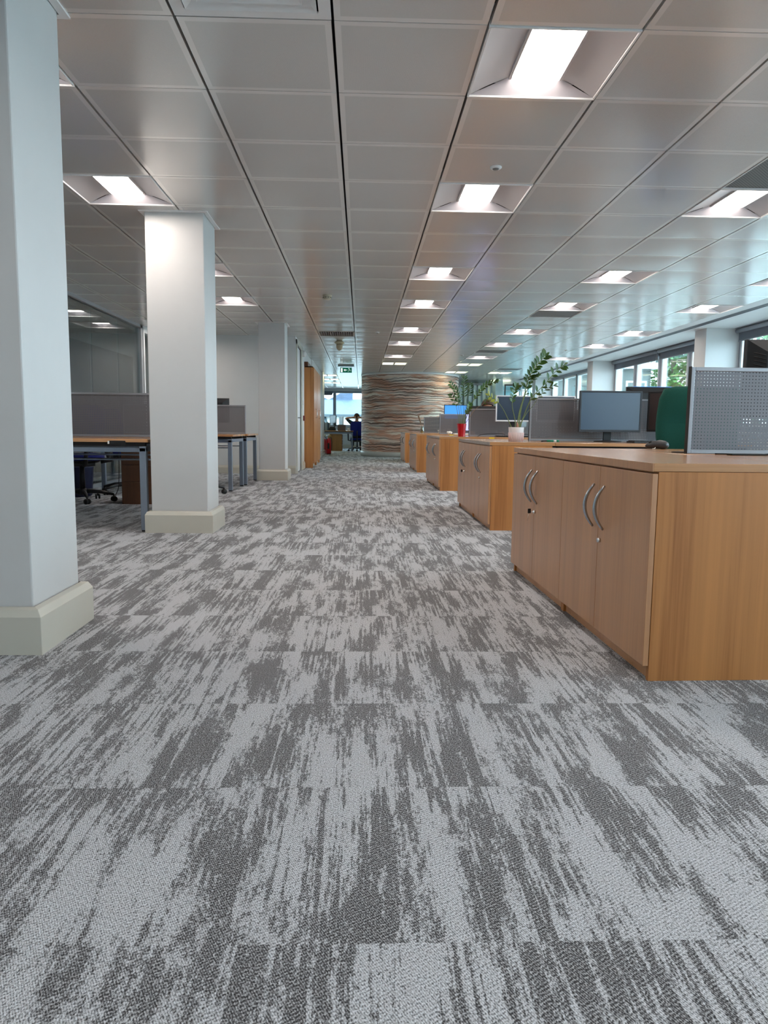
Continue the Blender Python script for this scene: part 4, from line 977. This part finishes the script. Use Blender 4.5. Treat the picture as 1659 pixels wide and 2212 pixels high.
def skinned(name, verts, edges, radii, mat, parent=None, sub=2):
    me = bpy.data.meshes.new(name); me.from_pydata(verts, edges, []); me.materials.append(mat)
    o = bpy.data.objects.new(name, me); col.objects.link(o); o.parent = parent
    sk = o.modifiers.new('skin', 'SKIN'); sk.use_smooth_shade = True
    for i, r in enumerate(radii):
        me.skin_vertices[0].data[i].radius = (r, r) if not isinstance(r, tuple) else r
    me.skin_vertices[0].data[0].use_root = True
    s = o.modifiers.new('sub', 'SUBSURF'); s.levels = sub; s.render_levels = sub
    return o
SKIN = plain('skin', srgb(198, 142, 112), .55); HAIR = plain('brown_hair', srgb(70, 50, 38), .8, grain=.3, gscale=60)
def seated_person(x, y, rz, label, hands_up, shirt, seat=.48):
    """faces -y when rz = 0"""
    t = thing('person', label, 'person', (x, y, 0), rz)
    V = []; E = []; Rr = []
    def v(p, r, prev=None):
        V.append(p); Rr.append(r)
        if prev is not None: E.append((prev, len(V) - 1))
        return len(V) - 1
    pel = v((0, .02, seat + .10), (.16, .12)); sp = v((0, .05, seat + .30), (.145, .105), pel); ch = v((0, .06, seat + .48), (.165, .11), sp)
    nk = v((0, .05, seat + .60), .055, ch); hd0 = v((0, .03, seat + .66), .052, nk); hd = v((0, .01, seat + .75), .085, hd0); hd1 = v((0, .015, seat + .80), .075, hd)
    for q in (-1, 1):
        sh = v((q * .18, .06, seat + .53), .062, ch)
        if hands_up:
            el = v((q * .40, -.02, seat + .70), .042, sh); wr = v((q * .17, .12, seat + .72), .03, el); hand = v((q * .10, .135, seat + .735), .036, wr)
            for f in range(4):
                a = v((q * .05, .135, seat + .715 + f * .018), .010, hand); v((q * (.01 + .006 * f), .128, seat + .712 + f * .018), .009, a)
            a = v((q * .085, .12, seat + .69), .011, hand); v((q * .06, .11, seat + .67), .010, a)
        else:
            el = v((q * .24, -.02, seat + .30), .042, sh); wr = v((q * .18, -.24, seat + .27), .03, el); hand = v((q * .17, -.31, seat + .265), .034, wr)
            for f in range(4):
                a = v((q * (.14 + f * .018), -.365, seat + .265), .009, hand); v((q * (.14 + f * .018), -.395, seat + .255), .008, a)
            a = v((q * .135, -.31, seat + .26), .010, hand); v((q * .12, -.34, seat + .255), .009, a)
        hp = v((q * .10, .0, seat + .09), .09, pel); kn = v((q * .15, -.42, seat + .06), .065, hp); ak = v((q * .15, -.40, .10), .042, kn); v((q * .15, -.54, .045), .04, ak)
    skinned('body', V, E, Rr, SKIN, t)
    # clothing: shirt and trousers follow the same joints, slightly fuller
    Vs = []; Es = []; Rs = []
    def w(p, r, prev=None):
        Vs.append(p); Rs.append(r)
        if prev is not None: Es.append((prev, len(Vs) - 1))
        return len(Vs) - 1
    a = w((0, .02, seat + .10), (.175, .135)); b = w((0, .05, seat + .30), (.16, .12), a); c = w((0, .06, seat + .48), (.18, .125), b); w((0, .055, seat + .575), .07, c)
    for q in (-1, 1):
        sh = w((q * .18, .06, seat + .53), .075, c)
        if hands_up: w((q * .36, .0, seat + .675), .052, sh)
        else: w((q * .235, -.01, seat + .32), .052, sh)
    skinned('shirt', Vs, Es, Rs, shirt, t)
    Vs, Es, Rs = [], [], []
    a = w((0, .02, seat + .08), (.17, .13))
    for q in (-1, 1):
        hp = w((q * .10, .0, seat + .09), .10, a); kn = w((q * .15, -.42, seat + .06), .076, hp); w((q * .15, -.40, .13), .055, kn)
    skinned('trousers', Vs, Es, Rs, plain('dark_trousers', srgb(26, 28, 36), .8), t)
    m = MB()
    for q in (-1, 1): m.blob((q * .15, -.50, .05), (.048, .13, .05))
    m.build('shoes', M_black, t)
    m = MB()
    def HP(u, vv):
        a = u * 2 * PI; th = vv * PI * (.60 + .16 * math.sin(a))
        return (.098 * math.sin(th) * math.cos(a), .02 + .112 * math.sin(th) * math.sin(a), seat + .775 + .105 * math.cos(th))
    m.grid(HP, 24, 12); m.build('hair', HAIR, t)
    m = MB()
    for q in (-1, 1): m.blob((q * .088, .02, seat + .745), (.012, .02, .03)); m.blob((q * .032, -.078, seat + .765), (.011, .008, .007))
    m.blob((0, -.092, seat + .74), (.013, .016, .022)); m.blob((0, -.082, seat + .705), (.024, .008, .006)); m.build('face', SKIN, t)
    return t
seated_person(-.16, 25.75, PI, 'person in a dark teal shirt leaning back with hands behind head at the far desk', True, plain('teal_shirt', srgb(28, 52, 64), .85), seat=.44)
chair(-.14, 25.60, PI, 'navy office chair the person at the far desk sits on', M_blue, seat_z=.41, back_top=1.02, arms=True, wide=.5)
seated_person(2.0, 11.55, 0, 'person with brown hair seated behind the third desk screen, only the head showing', False, plain('black_shirt', srgb(24, 24, 28), .85), seat=.41)
chair(2.0, 11.62, 0, 'office chair of the person behind the third desk screen', M_blue, seat_z=.38, back_top=.80)

# ------------------------------------------------------------------ outside
GZ = -1.0
ground = MB().quad((-60, -30, GZ), (70, -30, GZ), (70, 110, GZ), (-60, 110, GZ)); o = ground.build('ground', plain('pale_paving', srgb(160, 162, 158), .9, grain=.05, gscale=.6)); o['kind'] = 'structure'
M_fol = plain('bright_foliage', srgb(72, 114, 46), .6, grain=.45, gscale=1.6); M_bark = plain('bark', srgb(96, 84, 70), .9, grain=.3)
def tree(x, y, h, R, label, n=2600):
    t = thing('tree', label, 'tree', (x, y, GZ), group='trees outside the right windows')
    m = MB(); m.tube([(0, 0, 0), (.1, 0, h * .3), (-.05, .1, h * .6), (.1, 0, h * .85)], [.22, .17, .11, .03], 10)
    for k in range(9):
        a = random.random() * 6.28; z = h * random.uniform(.3, .7); m.tube([(0, 0, z), (R * .4 * math.cos(a), R * .4 * math.sin(a), z + h * .12), (R * .8 * math.cos(a), R * .8 * math.sin(a), z + h * .2)], [.07, .045, .015], 6)
    m.build('trunk', M_bark, t)
    m = MB(); cl = [(random.gauss(0, R * .42), random.gauss(0, R * .42), h * random.uniform(.28, 1.0)) for _ in range(42)]
    for k in range(n):
        c = random.choice(cl); s = R * .26
        p = Vector((c[0] + random.gauss(0, s), c[1] + random.gauss(0, s), c[2] + random.gauss(0, s * .8)))
        d = Vector((random.uniform(-1, 1), random.uniform(-1, 1), random.uniform(-.8, .3))).normalized(); e = d.cross(Vector((random.uniform(-1, 1), random.uniform(-1, 1), 1))).normalized(); L = random.uniform(.16, .3)
        m.add([p, p + d * L * .5 + e * L * .28, p + d * L, p + d * L * .5 - e * L * .28], [(0, 1, 2, 3)])
    m.build('foliage', M_fol, t)
tree(14.4, 33.5, 8.8, 2.9, 'leafy green tree outside, seen between the two white wall pillars', 9000)
tree(16.8, 26.0, 8.8, 2.9, 'leafy green tree outside the near right window at the photo edge', 9000)
tree(24, 44.0, 11.5, 4.6, 'taller green tree farther behind the other two outside', 3600)
t = thing('neighbour_building', 'pale low building with big panes outside the right windows', 'building', (8.6, 24.8, GZ))
MB().box(-.6, 0, 0, 1.25, 6, 3.9).build('wall', plain('pale_stone', srgb(78, 84, 80), .8, grain=.08, gscale=3), t)
MB().box(-.8, -.25, 3.9, 1.45, 6.2, 4.1).build('roof_edge', M_white, t)
for k in range(2):
    w_ = MB().box(-.45 + k * .85, -.03, 1.3, .25 + k * .85, 0, 3.5).build('window_frame', M_white, t); MB().box(-.39 + k * .85, -.045, 1.36, .19 + k * .85, -.031, 3.44).build('pane', plain('dim_pane', srgb(52, 62, 56), .3), w_)
# building opposite the far window
t = thing('opposite_building', 'white building with blue-grey slate roofs beyond the far window', 'building', (0, 42, GZ))
MB().box(-14, 0, 0, 9, 6, 2.55).build('wall', plain('white_render', srgb(186, 186, 184), .8, grain=.03, gscale=1), t)
SL = plain('slate_roof', srgb(54, 68, 88), .7, grain=.2, gscale=5)
MB().add([(-14, -.3, 2.55), (9, -.3, 2.55), (9, 3, 3.55), (-14, 3, 3.55), (-14, 3, 2.5), (9, 3, 2.5)], [(0, 1, 2, 3), (3, 2, 5, 4), (0, 3, 4), (1, 5, 2)]).build('main_roof', SL, t)
MB().add([(-3.2, 2.9, 2.8), (-.55, 2.9, 4.35), (-.55, 2.9, 2.8), (-3.2, 6, 2.8), (-.55, 6, 4.35), (-.55, 6, 2.8)], [(0, 2, 1), (3, 4, 5), (0, 1, 4, 3), (1, 2, 5, 4)]).build('gable_roof', SL, t)
MB().add([(-5.4, 2.9, 2.8), (-4.2, 2.9, 4.6), (-1.4, 2.9, 3.2), (-5.4, 6, 2.8), (-4.2, 6, 4.6), (-1.4, 6, 3.2)], [(0, 2, 1), (3, 4, 5), (0, 1, 4, 3), (1, 2, 5, 4)]).build('hipped_roof', SL, t)
MB().box(-14, -.42, 2.42, 9, -.28, 2.56).build('gutter', plain('gutter_blue', srgb(44, 56, 62), .5), t)
MB().tube([(-2.15, -.15, 0), (-2.15, -.15, 1.2), (-2.0, -.15, 1.9), (-2.1, -.15, 2.45)], .09).build('downpipe', plain('gutter_blue', srgb(44, 56, 62), .5), t)
for k in range(2): MB().box(-.62 + k * .35, -.12, 1.95, -.5 + k * .35, 0, 2.15).build('wall_lamp', M_leg, t)
